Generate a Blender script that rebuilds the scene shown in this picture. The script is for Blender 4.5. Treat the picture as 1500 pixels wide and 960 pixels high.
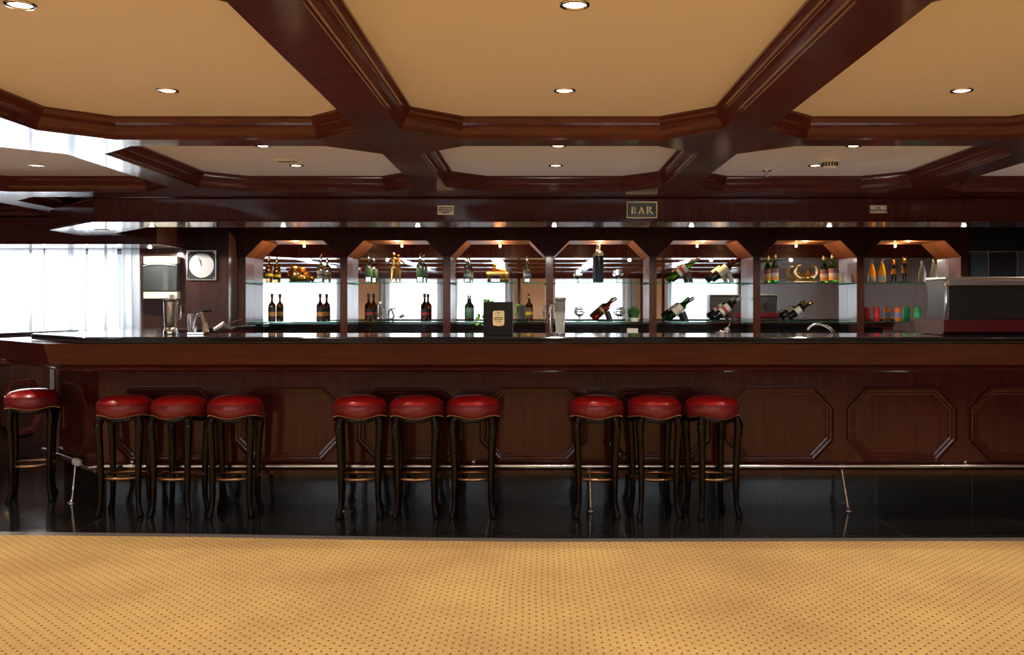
import bpy, bmesh, math, random
from mathutils import Vector, Matrix
random.seed(7)
C = bpy.context.scene
for o in list(bpy.data.objects): bpy.data.objects.remove(o)
PI = math.pi
# ------------------------------------------------------------------ camera, world, exposure
H = 1.28; F = 1400.0
cd = bpy.data.cameras.new('camera'); cam = bpy.data.objects.new('camera', cd); C.collection.objects.link(cam)
cam.location = (0, 0, H); cam.rotation_euler = (PI/2, 0, 0)
cd.sensor_width = 36; cd.lens = F/1500*36; cd.shift_x = -40/1500; cd.shift_y = -30/1500; cd.clip_start = .05
C.camera = cam
C.view_settings.view_transform = 'Standard'; C.view_settings.look = 'None'
C.view_settings.gamma = 1; C.view_settings.use_curve_mapping = False
C.view_settings.exposure = 0.12
w = bpy.data.worlds.new('world'); C.world = w; w.use_nodes = True
w.node_tree.nodes['Background'].inputs[0].default_value = (.75, .85, 1, 1)
w.node_tree.nodes['Background'].inputs[1].default_value = .5
P_WIN = 62.0      # daylight behind the window by the bar
P_REAR = 15.0      # daylight behind each rear window, per square metre
P_COFFER = 38.5    # each coffer downlight
P_CANOPY = 48.0
P_NICHE = 11.0
WARM = (1, .90, .77); DAY = (.86, .93, 1.0)

def area(name, loc, rot, sx, sy, power, col):
    l = bpy.data.lights.new(name, 'AREA'); l.shape = 'RECTANGLE'; l.size = sx; l.size_y = sy
    l.energy = power; l.color = col
    o = bpy.data.objects.new(name, l); o.location = loc; o.rotation_euler = rot; C.collection.objects.link(o)
    return o
REAR_WIN = [(-7.6, -5.17), (-3.92, -2.58), (-2.18, -.85), (.38, 2.18), (3.34, 5.15)]
area('daylight_front', (-5.85, 10.05, 1.43), (-PI/2, 0, 0), 3.5, .86, P_WIN, DAY)
for a, b in REAR_WIN:
    area('daylight_rear', ((a+b)/2, -4.2, 1.46), (PI/2, 0, 0), b-a, 1.12, P_REAR*(b-a)*1.12, DAY)

# ------------------------------------------------------------------ materials
def newmat(name):
    m = bpy.data.materials.new(name); m.use_nodes = True
    nt = m.node_tree; b = nt.nodes['Principled BSDF']
    return m, nt, b
def setp(b, **k):
    for n, v in k.items():
        n = n.replace('_', ' ')
        if n in b.inputs: b.inputs[n].default_value = v
def pl(name, col, rough=.5, metal=0, coat=0, **k):
    m, nt, b = newmat(name)
    setp(b, Base_Color=(*col, 1), Roughness=rough, Metallic=metal, Coat_Weight=coat, Coat_Roughness=.06, **k)
    # faint procedural wear in the roughness
    tc = nt.nodes.new('ShaderNodeTexCoord'); n = nt.nodes.new('ShaderNodeTexNoise'); n.inputs['Scale'].default_value = 35
    mr = nt.nodes.new('ShaderNodeMapRange'); mr.inputs['To Min'].default_value = max(0, rough*.85); mr.inputs['To Max'].default_value = min(1, rough*1.15)
    nt.links.new(tc.outputs['Object'], n.inputs['Vector']); nt.links.new(n.outputs['Fac'], mr.inputs['Value']); nt.links.new(mr.outputs[0], b.inputs['Roughness'])
    return m
def wood(name, c1, c2, stretch, rough=.22, coat=.55, scale=1.0, crough=.09):
    m, nt, b = newmat(name)
    N = nt.nodes.new; L = nt.links.new
    tc = N('ShaderNodeTexCoord'); mp = N('ShaderNodeMapping'); mp.inputs['Scale'].default_value = [s*scale for s in stretch]
    n = N('ShaderNodeTexNoise'); n.inputs['Scale'].default_value = 2.2; n.inputs['Detail'].default_value = 6; n.inputs['Distortion'].default_value = .5
    n2 = N('ShaderNodeTexNoise'); n2.inputs['Scale'].default_value = .9; n2.inputs['Detail'].default_value = 2
    cr = N('ShaderNodeValToRGB'); cr.color_ramp.elements[0].position = .3; cr.color_ramp.elements[1].position = .72
    cr.color_ramp.elements[0].color = (*c1, 1); cr.color_ramp.elements[1].color = (*c2, 1)
    mx = N('ShaderNodeMixRGB'); mx.blend_type = 'MULTIPLY'; mx.inputs[0].default_value = .5
    L(tc.outputs['Object'], mp.inputs['Vector']); L(mp.outputs[0], n.inputs['Vector']); L(n.outputs['Fac'], cr.inputs[0])
    L(tc.outputs['Object'], n2.inputs['Vector']); L(cr.outputs[0], mx.inputs[1]); L(n2.outputs['Fac'], mx.inputs[2])
    L(mx.outputs[0], b.inputs['Base Color'])
    setp(b, Roughness=rough, Coat_Weight=coat, Coat_Roughness=crough, Specular_IOR_Level=.12)
    b.inputs['Coat IOR'].default_value = 1.5
    return m
M = {}
DK, LT = (.088, .0145, .014), (.15, .026, .025)
M['wood_v'] = wood('mahogany_upright_grain', DK, LT, (14, 14, 1.2))
M['wood_x'] = wood('mahogany_grain_across', DK, LT, (1.2, 14, 14))
M['wood_y'] = wood('mahogany_grain_lengthwise', DK, LT, (14, 1.2, 14))
M['wood_beam'] = wood('mahogany_polished_beam', (.085, .017, .014), (.14, .030, .023), (1.5, 6, 14), rough=.3, coat=.85, crough=.10)
M['wood_mould'] = wood('mahogany_moulding', (.10, .021, .016), (.175, .037, .028), (2, 2, 20), rough=.25, coat=.7)
M['wood_side'] = wood('mahogany_wall_panelling', (.13, .085, .085), (.22, .15, .155), (10, 10, .8), rough=.6, coat=.05)
M['wood_clock'] = wood('dark_wall_panelling', (.050, .020, .017), (.085, .036, .030), (10, 10, .8), rough=.3, coat=.6)
M['lining'] = wood('warm_reddish_niche_lining', (.16, .055, .025), (.24, .085, .040), (14, 14, 1.2), rough=.5, coat=.1)
M['header'] = wood('dark_mahogany_header', (.085, .018, .013), (.14, .031, .021), (14, 14, 1.2), rough=.4, coat=.25)
M['wood_niche'] = wood('mahogany_cabinet', (.095, .030, .018), (.16, .052, .030), (14, 14, 1.2), rough=.25, coat=.6)
M['ebony'] = wood('ebonised_stool_wood', (.004, .0025, .0025), (.014, .0055, .005), (10, 10, 2), rough=.3, coat=.4)
M['paint'] = pl('ceiling_paint', (.84, .79, .84), .8)
M['beige'] = pl('beige_wall_paint', (.72, .55, .42), .7)
M['black_paint'] = pl('matt_black', (.012, .012, .013), .5)
M['card'] = pl('black_card', (.009, .009, .010), .6)
M['chrome'] = pl('chrome', (.82, .82, .82), .08, 1)
M['steel'] = pl('brushed_steel', (.62, .60, .57), .25, 1)
M['dark_steel'] = pl('dark_brushed_metal', (.075, .075, .078), .3, .7)
M['blue_pane'] = pl('bluish_reflective_pane', (.16, .24, .30), .08, .6, .8)
M['pale_strip'] = pl('pale_metal_window_light', (.62, .66, .70), .35)  # pale metal of the rail end; also paints window light on the bar corner
M['rail_steel'] = pl('polished_rail_steel', (.84, .85, .86), .2, 1)
M['brass'] = pl('brass', (.78, .52, .22), .25, 1)
M['copper'] = pl('worn_copper_brass', (.55, .30, .14), .3, 1)
M['gold'] = pl('gilding', (.95, .55, .14), .22, 1)
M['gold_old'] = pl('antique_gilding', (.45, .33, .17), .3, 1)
M['bronze'] = pl('dark_bronze', (.03, .02, .012), .4, .6)
M['white'] = pl('white_plastic', (.92, .89, .82), .4)
M['cream'] = pl('cream_plastic', (.68, .65, .55), .4)
M['smoke'] = pl('smoked_plastic', (.035, .04, .042), .12, 0, .5)
M['grey'] = pl('grey_plastic', (.30, .30, .29), .4)
M['ivory'] = pl('ivory_enamel', (.95, .90, .76), .4)
M['ink'] = pl('black_ink', (.02, .02, .02), .6)
M['slate'] = pl('slate_enamel', (.10, .12, .11), .35, 0, .3)
M['maroon'] = pl('maroon_metal', (.13, .006, .012), .3, .3, .4)
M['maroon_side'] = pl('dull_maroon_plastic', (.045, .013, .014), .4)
M['gloss_black'] = pl('black_glass_panel', (.014, .017, .017), .07, 0, 1)
M['lead'] = pl('leaf_green', (.14, .42, .04), .5)
M['grass'] = pl('grass_green', (.06, .22, .05), .6)
M['clockface'] = pl('clock_face', (.50, .53, .55), .35, 0, .5)
M['red_leather'], nt, b = newmat('red_leather')
setp(b, Base_Color=(.52, .012, .014, 1), Roughness=.3, Coat_Weight=1.0, Coat_Roughness=.13)
n = nt.nodes.new('ShaderNodeTexVoronoi'); n.inputs['Scale'].default_value = 160
bp = nt.nodes.new('ShaderNodeBump'); bp.inputs['Strength'].default_value = .08; bp.inputs['Distance'].default_value = .002
nt.links.new(n.outputs['Distance'], bp.inputs['Height']); nt.links.new(bp.outputs[0], b.inputs['Normal'])
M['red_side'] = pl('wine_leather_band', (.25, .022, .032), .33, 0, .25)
# granite
def granite(name, base, speck, rough, tiles=None):
    m, nt, b = newmat(name); N = nt.nodes.new; L = nt.links.new
    tc = N('ShaderNodeTexCoord'); v = N('ShaderNodeTexVoronoi'); v.inputs['Scale'].default_value = 140
    cr = N('ShaderNodeValToRGB'); cr.color_ramp.elements[0].position = .05; cr.color_ramp.elements[1].position = .16
    cr.color_ramp.elements[0].color = (*speck, 1); cr.color_ramp.elements[1].color = (*base, 1)
    L(tc.outputs['Object'], v.inputs['Vector']); L(v.outputs['Distance'], cr.inputs[0])
    out = cr.outputs[0]
    if tiles:
        br = N('ShaderNodeTexBrick'); br.inputs['Scale'].default_value = 1; br.offset = 0
        br.inputs['Brick Width'].default_value = tiles; br.inputs['Row Height'].default_value = tiles
        br.inputs['Mortar Size'].default_value = .0016; br.inputs['Mortar'].default_value = (.12, .12, .11, 1)
        mp = N('ShaderNodeMapping'); mp.inputs['Rotation'].default_value = (0, 0, .0); mp.inputs['Location'].default_value = (.3, .12, 0)
        L(tc.outputs['Object'], mp.inputs['Vector']); L(mp.outputs[0], br.inputs['Vector'])
        L(out, br.inputs['Color1']); L(out, br.inputs['Color2']); out = br.outputs['Color']
    L(out, b.inputs['Base Color']); setp(b, Roughness=rough, Coat_Weight=.3, Coat_Roughness=.03)
    n = N('ShaderNodeTexNoise'); n.inputs['Scale'].default_value = 3
    mr = N('ShaderNodeMapRange'); mr.inputs['To Min'].default_value = rough*.6; mr.inputs['To Max'].default_value = rough*1.5
    L(tc.outputs['Object'], n.inputs['Vector']); L(n.outputs['Fac'], mr.inputs['Value']); L(mr.outputs[0], b.inputs['Roughness'])
    return m
M['floor'] = granite('black_granite_tiles', (.009, .009, .009), (.03, .03, .03), .12, .78)
M['counter'] = granite('black_granite_worktop', (.012, .012, .013), (.06, .06, .06), .08)
M['kick'] = granite('dark_granite_plinth', (.012, .015, .018), (.03, .03, .03), .18, .62)
M['kerb'] = granite('grey_granite_kerb', (.16, .13, .12), (.22, .20, .18), .45)
# carpet
def carpet():
    m, nt, b = newmat('gold_carpet_brown_dots'); N = nt.nodes.new; L = nt.links.new
    tc = N('ShaderNodeTexCoord'); wn = N('ShaderNodeTexNoise'); wn.inputs['Scale'].default_value = 1.1
    wv = N('ShaderNodeVectorMath'); wv.operation = 'MULTIPLY_ADD'; wv.inputs[1].default_value = (.03, .03, 0)
    L(tc.outputs['Object'], wn.inputs['Vector']); L(wn.outputs['Color'], wv.inputs[0]); L(tc.outputs['Object'], wv.inputs[2])
    sc = N('ShaderNodeVectorMath'); sc.operation = 'MULTIPLY'; sc.inputs[1].default_value = (1/.0562, 1/.0562, 0)
    L(wv.outputs[0], sc.inputs[0])
    ds = []
    for off in (0, .5):
        a = N('ShaderNodeVectorMath'); a.operation = 'ADD'; a.inputs[1].default_value = (off, off, 0)
        f = N('ShaderNodeVectorMath'); f.operation = 'FRACTION'
        s = N('ShaderNodeVectorMath'); s.operation = 'SUBTRACT'; s.inputs[1].default_value = (.5, .5, 0)
        k = N('ShaderNodeVectorMath'); k.operation = 'MULTIPLY'; k.inputs[1].default_value = (1, .75, 0)
        l = N('ShaderNodeVectorMath'); l.operation = 'LENGTH'
        L(sc.outputs[0], a.inputs[0]); L(a.outputs[0], f.inputs[0]); L(f.outputs[0], s.inputs[0]); L(s.outputs[0], k.inputs[0]); L(k.outputs[0], l.inputs[0])
        ds.append(l.outputs['Value'])
    mn = N('ShaderNodeMath'); mn.operation = 'MINIMUM'; L(ds[0], mn.inputs[0]); L(ds[1], mn.inputs[1])
    mr = N('ShaderNodeMapRange'); mr.inputs['From Min'].default_value = .075; mr.inputs['From Max'].default_value = .11
    mr.inputs['To Min'].default_value = 1; mr.inputs['To Max'].default_value = 0
    L(mn.outputs[0], mr.inputs['Value'])
    n1 = N('ShaderNodeTexNoise'); n1.inputs['Scale'].default_value = 1.6; n1.inputs['Detail'].default_value = 3
    n2 = N('ShaderNodeTexNoise'); n2.inputs['Scale'].default_value = 170; n2.inputs['Detail'].default_value = 2
    L(tc.outputs['Object'], n1.inputs['Vector']); L(tc.outputs['Object'], n2.inputs['Vector'])
    cr = N('ShaderNodeValToRGB'); cr.color_ramp.elements[0].position = .3; cr.color_ramp.elements[1].position = .7
    cr.color_ramp.elements[0].color = (.52, .31, .115, 1); cr.color_ramp.elements[1].color = (.68, .44, .155, 1)
    L(n1.outputs['Fac'], cr.inputs[0])
    mx = N('ShaderNodeMixRGB'); mx.blend_type = 'OVERLAY'; mx.inputs[0].default_value = .55
    L(cr.outputs[0], mx.inputs[1]); L(n2.outputs['Fac'], mx.inputs[2])
    md = N('ShaderNodeMixRGB'); md.inputs[2].default_value = (.19, .075, .018, 1)
    L(mr.outputs[0], md.inputs[0]); L(mx.outputs[0], md.inputs[1]); L(md.outputs[0], b.inputs['Base Color'])
    setp(b, Roughness=.95, Specular_IOR_Level=.1, Sheen_Weight=.1)
    bp = N('ShaderNodeBump'); bp.inputs['Strength'].default_value = .35; bp.inputs['Distance'].default_value = .006
    L(n2.outputs['Fac'], bp.inputs['Height']); L(bp.outputs[0], b.inputs['Normal'])
    return m
M['carpet'] = carpet()
def glass(name, col, rough=0.0, ior=1.45):
    m, nt, b = newmat(name)
    setp(b, Base_Color=(*col, 1), Roughness=rough, Transmission_Weight=1, IOR=ior)
    return m
M['glass'] = glass('clear_glass', (.95, .97, .97)); M['shelf_glass'] = glass('green_edged_glass', (.38, .78, .64))
def thin(name, tint, dif, fd, fg):
    m = bpy.data.materials.new(name); m.use_nodes = True; nt = m.node_tree; nt.nodes.remove(nt.nodes['Principled BSDF']); N = nt.nodes.new; L = nt.links.new
    t = N('ShaderNodeBsdfTransparent'); t.inputs[0].default_value = (*tint, 1); g = N('ShaderNodeBsdfGlossy'); g.inputs['Roughness'].default_value = .03
    d = N('ShaderNodeBsdfDiffuse'); d.inputs[0].default_value = (*dif, 1); a = N('ShaderNodeMixShader'); a.inputs[0].default_value = fd
    f = N('ShaderNodeLayerWeight'); f.inputs['Blend'].default_value = fg; mx = N('ShaderNodeMixShader'); nz = N('ShaderNodeTexNoise'); nz.inputs['Scale'].default_value = 12
    L(t.outputs[0], a.inputs[1]); L(d.outputs[0], a.inputs[2]); L(f.outputs['Facing'], mx.inputs[0]); L(a.outputs[0], mx.inputs[1]); L(g.outputs[0], mx.inputs[2])
    mr = N('ShaderNodeMapRange'); mr.inputs['To Min'].default_value = .02; mr.inputs['To Max'].default_value = .05; L(nz.outputs['Fac'], mr.inputs['Value']); L(mr.outputs[0], g.inputs['Roughness'])
    L(mx.outputs[0], nt.nodes['Material Output'].inputs[0]); return m
M['shelf_glass'] = thin('green_tinted_shelf_glass', (.72, .93, .86), (.05, .40, .28), .10, .12)
M['amber'] = glass('amber_spirit', (.93, .55, .16), 0, 1.36); M['pale'] = glass('clear_spirit', (.90, .95, .93), 0, 1.36)
M['dark_amber'] = glass('dark_rum', (.78, .32, .10), 0, 1.36)
M['green_glass'] = glass('green_bottle_glass', (.16, .62, .06), 0, 1.4); M['dgreen_glass'] = glass('deep_green_bottle_glass', (.03, .30, .05), 0, 1.4)
M['wine_glass'] = pl('dark_wine_glass', (.012, .008, .010), .08, 0, 1); M['rose'] = glass('rose_spirit', (.85, .16, .04), 0, 1.36)
M['orange_drink'] = pl('orange_drink', (.95, .42, .03), .12, 0, .6); M['frost'] = glass('frosted_glass', (.80, .83, .80), .45)
M['blue_glass'] = pl('dark_teal_bottle', (.03, .055, .075), .3, 0, .5)
def labelmat(name, c1, c2, c3):
    m, nt, b = newmat(name); N = nt.nodes.new; L = nt.links.new
    tc = N('ShaderNodeTexCoord'); sp = N('ShaderNodeSeparateXYZ'); cr = N('ShaderNodeValToRGB'); cr.color_ramp.interpolation = 'CONSTANT'
    cr.color_ramp.elements[0].color = (*c1, 1); cr.color_ramp.elements[1].position = .3; cr.color_ramp.elements[1].color = (*c2, 1)
    e = cr.color_ramp.elements.new(.62); e.color = (*c3, 1)
    L(tc.outputs['Generated'], sp.inputs[0]); L(sp.outputs['Z'], cr.inputs[0]); L(cr.outputs[0], b.inputs['Base Color'])
    setp(b, Roughness=.5)
    return m
K = (.012, .012, .012)
M['l_yellow'] = labelmat('yellow_label', K, (.80, .60, .02), (.05, .03, .02))
M['l_orange'] = labelmat('orange_black_label', (.05, .01, .01), (.62, .26, .04), K)
M['l_red'] = labelmat('red_black_label', K, (.45, .02, .03), K)
M['l_grey'] = labelmat('grey_label', (.25, .27, .27), (.08, .08, .09), (.3, .3, .3))
M['l_green'] = labelmat('green_label', (.05, .14, .07), (.08, .22, .12), (.18, .32, .22))
M['l_blue'] = labelmat('blue_label', (.08, .10, .10), (.22, .42, .48), (.10, .12, .12))
M['l_gold'] = labelmat('gold_label', (.10, .05, .01), (.70, .45, .03), (.12, .07, .02))
M['l_white'] = labelmat('cream_label', (.70, .66, .56), (.65, .55, .42), (.72, .68, .58))
M['l_whitered'] = labelmat('white_red_label', (.75, .70, .66), (.45, .05, .05), (.75, .70, .66))
M['l_beer'] = labelmat('beer_label', (.65, .28, .05), (.60, .50, .48), (.25, .10, .16))
for nm, cols in (('can_red', ((.7, .03, .04), (.85, .05, .06), (.7, .03, .04))), ('can_orange', ((.55, .2, .05), (.62, .28, .10), (.5, .18, .04))),
                 ('can_blueorange', ((.95, .25, .03), (.25, .32, .7), (.95, .25, .03))), ('can_green', ((.03, .42, .12), (.08, .6, .24), (.03, .4, .12))),
                 ('can_teal', ((.02, .30, .20), (.05, .42, .30), (.02, .28, .18)))):
    M[nm] = labelmat(nm, *cols)
M['mirror'] = pl('mirror_silvering', (.86, .88, .88), .012, 1)
# sheers
def sheer(name, col, tf):
    m = bpy.data.materials.new(name); m.use_nodes = True; nt = m.node_tree; nt.nodes.remove(nt.nodes['Principled BSDF'])
    out = nt.nodes['Material Output']; t = nt.nodes.new('ShaderNodeBsdfTransparent'); d = nt.nodes.new('ShaderNodeBsdfTranslucent'); e = nt.nodes.new('ShaderNodeBsdfDiffuse')
    a = nt.nodes.new('ShaderNodeMixShader'); bb = nt.nodes.new('ShaderNodeMixShader')
    wv = nt.nodes.new('ShaderNodeTexNoise'); wv.inputs['Scale'].default_value = 300
    mr = nt.nodes.new('ShaderNodeMapRange'); mr.inputs['To Min'].default_value = tf*.9; mr.inputs['To Max'].default_value = tf*1.1
    nt.links.new(wv.outputs['Fac'], mr.inputs['Value']); nt.links.new(mr.outputs[0], bb.inputs[0])
    d.inputs[0].default_value = (*col, 1); e.inputs[0].default_value = (*col, 1); a.inputs[0].default_value = .4
    nt.links.new(d.outputs[0], a.inputs[1]); nt.links.new(e.outputs[0], a.inputs[2]); nt.links.new(a.outputs[0], bb.inputs[1]); nt.links.new(t.outputs[0], bb.inputs[2])
    nt.links.new(bb.outputs[0], out.inputs[0]); return m
M['sheer'] = sheer('sheer_curtain', (.9, .92, .95), .30)
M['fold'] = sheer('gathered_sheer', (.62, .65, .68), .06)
M['drape'] = sheer('grey_drape', (.42, .44, .46), .02)
def emis(name, col, s):
    m = bpy.data.materials.new(name); m.use_nodes = True; nt = m.node_tree; nt.nodes.remove(nt.nodes['Principled BSDF'])
    e = nt.nodes.new('ShaderNodeEmission'); e.inputs[0].default_value = (*col, 1); e.inputs[1].default_value = s
    nt.links.new(e.outputs[0], nt.nodes['Material Output'].inputs[0]); return m
M['lamp'] = emis('lamp_lens_glow', (1, .92, .78), 14); M['lamp_warm'] = emis('warm_lamp_glow', (1, .66, .30), 6)

# ------------------------------------------------------------------ mesh helpers
class MB:
    def __init__(s): s.v = []; s.f = []; s.sm = []
    def add(s, vs, fs, smooth=False, T=None):
        n = len(s.v)
        s.v += [tuple(T @ Vector(v)) if T else tuple(v) for v in vs]
        for f in fs: s.f.append([i+n for i in f]); s.sm.append(smooth)
        return s
    def box(s, x0, x1, y0, y1, z0, z1, T=None):
        vs = [(x, y, z) for z in (z0, z1) for x, y in ((x0, y0), (x1, y0), (x1, y1), (x0, y1))]
        return s.add(vs, [(3, 2, 1, 0), (4, 5, 6, 7), (0, 1, 5, 4), (1, 2, 6, 5), (2, 3, 7, 6), (3, 0, 4, 7)], T=T)
    def prism(s, pts, a, b, axis='z', T=None):
        # polygon extruded along an axis; pts are (x,y) for z, (x,z) for y, (y,z) for x
        n = len(pts)
        mk = {'z': lambda p, t: (p[0], p[1], t), 'y': lambda p, t: (p[0], t, p[1]), 'x': lambda p, t: (t, p[0], p[1])}[axis]
        vs = [mk(p, a) for p in pts]+[mk(p, b) for p in pts]
        fs = [list(range(n))[::-1], list(range(n, 2*n))]+[(i, (i+1) % n, n+(i+1) % n, n+i) for i in range(n)]
        return s.add(vs, fs, T=T)
    def lathe(s, prof, seg=24, T=None, smooth=True, mod=None):
        vs = []; fs = []; rings = []
        for r, z in prof:
            if r < 1e-6: rings.append([len(vs)]); vs.append((0, 0, z))
            else:
                rings.append(list(range(len(vs), len(vs)+seg)))
                for i in range(seg):
                    t = 2*PI*i/seg; vs.append((r*math.cos(t), r*math.sin(t), z))
        for a, b in zip(rings, rings[1:]):
            for i in range(seg):
                j = (i+1) % seg
                if len(a) == 1 and len(b) == 1: continue
                if len(a) == 1: fs.append((a[0], b[j], b[i]))
                elif len(b) == 1: fs.append((a[i], a[j], b[0]))
                else: fs.append((a[i], a[j], b[j], b[i]))
        if mod: vs = [mod(v) for v in vs]
        return s.add(vs, fs, smooth, T)
    def tube(s, pts, r, seg=10, closed=False, flat=1.0, T=None):
        pts = [Vector(p) for p in pts]; n = len(pts)
        rs = r if isinstance(r, (list, tuple)) else [r]*n
        vs = []; fs = []; up = None
        for i, p in enumerate(pts):
            if closed: d = pts[(i+1) % n]-pts[i-1]
            else: d = pts[min(i+1, n-1)]-pts[max(i-1, 0)]
            d.normalize()
            if up is None: up = Vector((0, 0, 1)) if abs(d.z) < .9 else Vector((1, 0, 0))
            a = d.cross(up).normalized(); b2 = a.cross(d).normalized(); up = b2
            for k in range(seg):
                t = 2*PI*k/seg; vs.append(p+a*math.cos(t)*rs[i]+b2*math.sin(t)*rs[i]*flat)
        m = n if closed else n-1
        for i in range(m):
            for k in range(seg):
                l = (k+1) % seg; j = (i+1) % n
                fs.append((i*seg+k, i*seg+l, j*seg+l, j*seg+k))
        if not closed:
            fs.append(tuple(range(seg))[::-1]); fs.append(tuple(range((n-1)*seg, n*seg)))
        return s.add(vs, fs, True, T)
    def ball(s, c, r, seg=14, rings=8, T=None):
        rx, ry, rz = r if isinstance(r, (tuple, list)) else (r, r, r)
        prof = [(math.sin(PI*i/rings), -math.cos(PI*i/rings)) for i in range(rings+1)]
        prof[0] = (0, -1); prof[-1] = (0, 1)
        t = Matrix.Translation(c) @ Matrix.Diagonal((rx, ry, rz, 1))
        return s.lathe(prof, seg, T=(T @ t) if T else t)
    def build(s, name, mat, parent=None, bevel=0, sharp=40):
        me = bpy.data.meshes.new(name); me.from_pydata([tuple(v) for v in s.v], [], s.f); me.update()
        bm = bmesh.new(); bm.from_mesh(me); bmesh.ops.recalc_face_normals(bm, faces=bm.faces); bm.to_mesh(me); bm.free()
        for p, q in zip(me.polygons, s.sm): p.use_smooth = q
        if any(s.sm):
            try: me.set_sharp_from_angle(angle=math.radians(sharp))
            except Exception: pass
        me.materials.append(mat)
        o = bpy.data.objects.new(name, me); C.collection.objects.link(o)
        if parent: o.parent = parent
        if bevel:
            m = o.modifiers.new('edge', 'BEVEL'); m.width = bevel; m.segments = 2; m.limit_method = 'ANGLE'
        return o
def tag(o, label, cat, group=None):
    o['label'] = label; o['category'] = cat
    if group: o['group'] = group
    return o
GS = 1.0
def thing(name, label, cat, loc=(0, 0, 0), rz=0, group=None):
    o = bpy.data.objects.new(name, None); o.scale = (GS, GS, GS); o.empty_display_size = .05; C.collection.objects.link(o)
    o.location = loc; o.rotation_euler = (0, 0, rz); return tag(o, label, cat, group)
def struct(o): o['kind'] = 'structure'; return o
def dup(root, loc, rz=None, label=None, group=None, parent=None):
    r = root.copy(); C.collection.objects.link(r)
    if parent is None:
        r.location = loc
        if rz is not None: r.rotation_euler = (0, 0, rz)
        if label: r['label'] = label
        if group: r['group'] = group
    else: r.parent = parent
    for ch in list(root.children): dup(ch, None, parent=r)
    return r
def octo(x0, x1, y0, y1, c, d=None):
    d = c if d is None else d
    return [(x0+c, y0), (x1-c, y0), (x1, y0+d), (x1, y1-d), (x1-c, y1), (x0+c, y1), (x0, y1-d), (x0, y0+d)]
def inset(pts, m):
    n = len(pts); out = []; A = sum(pts[i][0]*pts[(i+1) % n][1]-pts[(i+1) % n][0]*pts[i][1] for i in range(n))
    sg = 1 if A > 0 else -1
    for i in range(n):
        p0, p1, p2 = Vector(pts[i-1]), Vector(pts[i]), Vector(pts[(i+1) % n])
        a = (p1-p0).normalized(); b = (p2-p1).normalized()
        na = Vector((-a.y, a.x))*sg; nb = Vector((-b.y, b.x))*sg
        q = (na+nb); q = q/(q.length**2)*2 if q.length > 1e-6 else na
        out.append(tuple(p1+q*m))
    return out
def ring_sweep(mb, outline, prof, mk):
    """profile of (inset, depth) swept round a closed outline; mk(point2d, depth) gives 3-D"""
    n = len(outline); loops = [[mk(p, d) for p in inset(outline, i)] for i, d in prof]
    vs = [v for l in loops for v in l]; fs = []
    for a in range(len(prof)-1):
        for i in range(n):
            j = (i+1) % n; fs.append((a*n+i, a*n+j, (a+1)*n+j, (a+1)*n+i))
    mb.add(vs, fs)
def text(body, size, loc, mat, parent, name='lettering', ext=.0008, ry=0, rz=0, sx=1):
    cu = bpy.data.curves.new(name, 'FONT'); cu.body = body; cu.size = size; cu.align_x = 'CENTER'; cu.align_y = 'CENTER'; cu.extrude = ext; cu.offset = size*.035
    cu.materials.append(mat); tmp = bpy.data.objects.new(name+'_tmp', cu); C.collection.objects.link(tmp)
    bpy.context.view_layer.update(); me = bpy.data.meshes.new_from_object(tmp.evaluated_get(bpy.context.evaluated_depsgraph_get())); bpy.data.objects.remove(tmp); bpy.data.curves.remove(cu)
    o = bpy.data.objects.new(name, me); C.collection.objects.link(o)
    o.location = loc; o.rotation_euler = (PI/2, ry, rz); o.scale = (sx, 1, 1); o.parent = parent; return o

# ------------------------------------------------------------------ room shell
ZB, ZC = 2.131, 2.2415          # beam undersides, painted ceiling
XL, XR, YR, YF = -7.79, 5.3, -4.0, 9.8
edge = [(XL, 5.45), (-3.0, 5.325), (-1.9, 5.275), (-.7, 5.195), (0, 5.165), (2.8, 5.187), (XR, 5.2)]
struct(MB().prism([(XL, YF+.9)]+[(x, y+.0) for x, y in edge]+[(XR, YF+.9)], -.1, 0).build('floor', M['floor']))
mb = MB().prism([(x, y) for x, y in edge]+[(x, y-.002) for x, y in [(p[0], p[1]) for p in edge][::-1]], -.1, 0)
kerb = MB().prism([(x, y+.012) for x, y in edge]+[(x, y+.10) for x, y in edge][::-1], .0003, .004).build('trim_1', M['kerb']); struct(kerb)
cp = MB().prism([(x, y) for x, y in edge]+[(XR, YR), (XL, YR)], -.1, .010).build('carpet', M['carpet'])
tag(cp, 'golden fitted carpet with rows of small brown dots in front of the bar', 'carpet')
# walls
struct(MB().box(XL-.2, XL, YR-.2, YF+1.1, 0, 2.4).build('wall_left', M['wood_clock']))
struct(MB().box(XR, XR+.2, YR-.2, YF+1.1, 0, 2.4).build('wall_right', M['wood_side']))
wb = MB()
wb.box(XL, -7.6, YF, YF+.3, 0, 2.4).box(-7.6, -4.1, YF, YF+.3, 0, 1.0).box(-7.6, -4.1, YF, YF+.3, 1.86, 2.4)
wb.box(-4.1, -3.185, YF, YF+.9, 0, 2.4).box(-3.185, XR, YF+.72, YF+.9, 0, 2.4)
struct(wb.build('wall_front', M['wood_clock']))
def wall_with_windows():
    m = MB(); y0, y1 = YR-.2, YR; x = XL
    for a, b in REAR_WIN:
        m.box(x, a, y0, y1, .9, 2.02); x = b
    m.box(x, XR, y0, y1, .9, 2.02); m.box(XL, XR, y0, y1, 0, .9)
    return m
struct(wall_with_windows().build('wall_rear', M['beige']))
struct(MB().box(XL, XR, YR-.2, YR+.02, 2.02, 2.4).build('trim_2', M['wood_v']))
struct(MB().box(XL, XR, YR, YR+.03, 0, .9).build('trim_3', M['wood_v']))
n = 4
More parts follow.
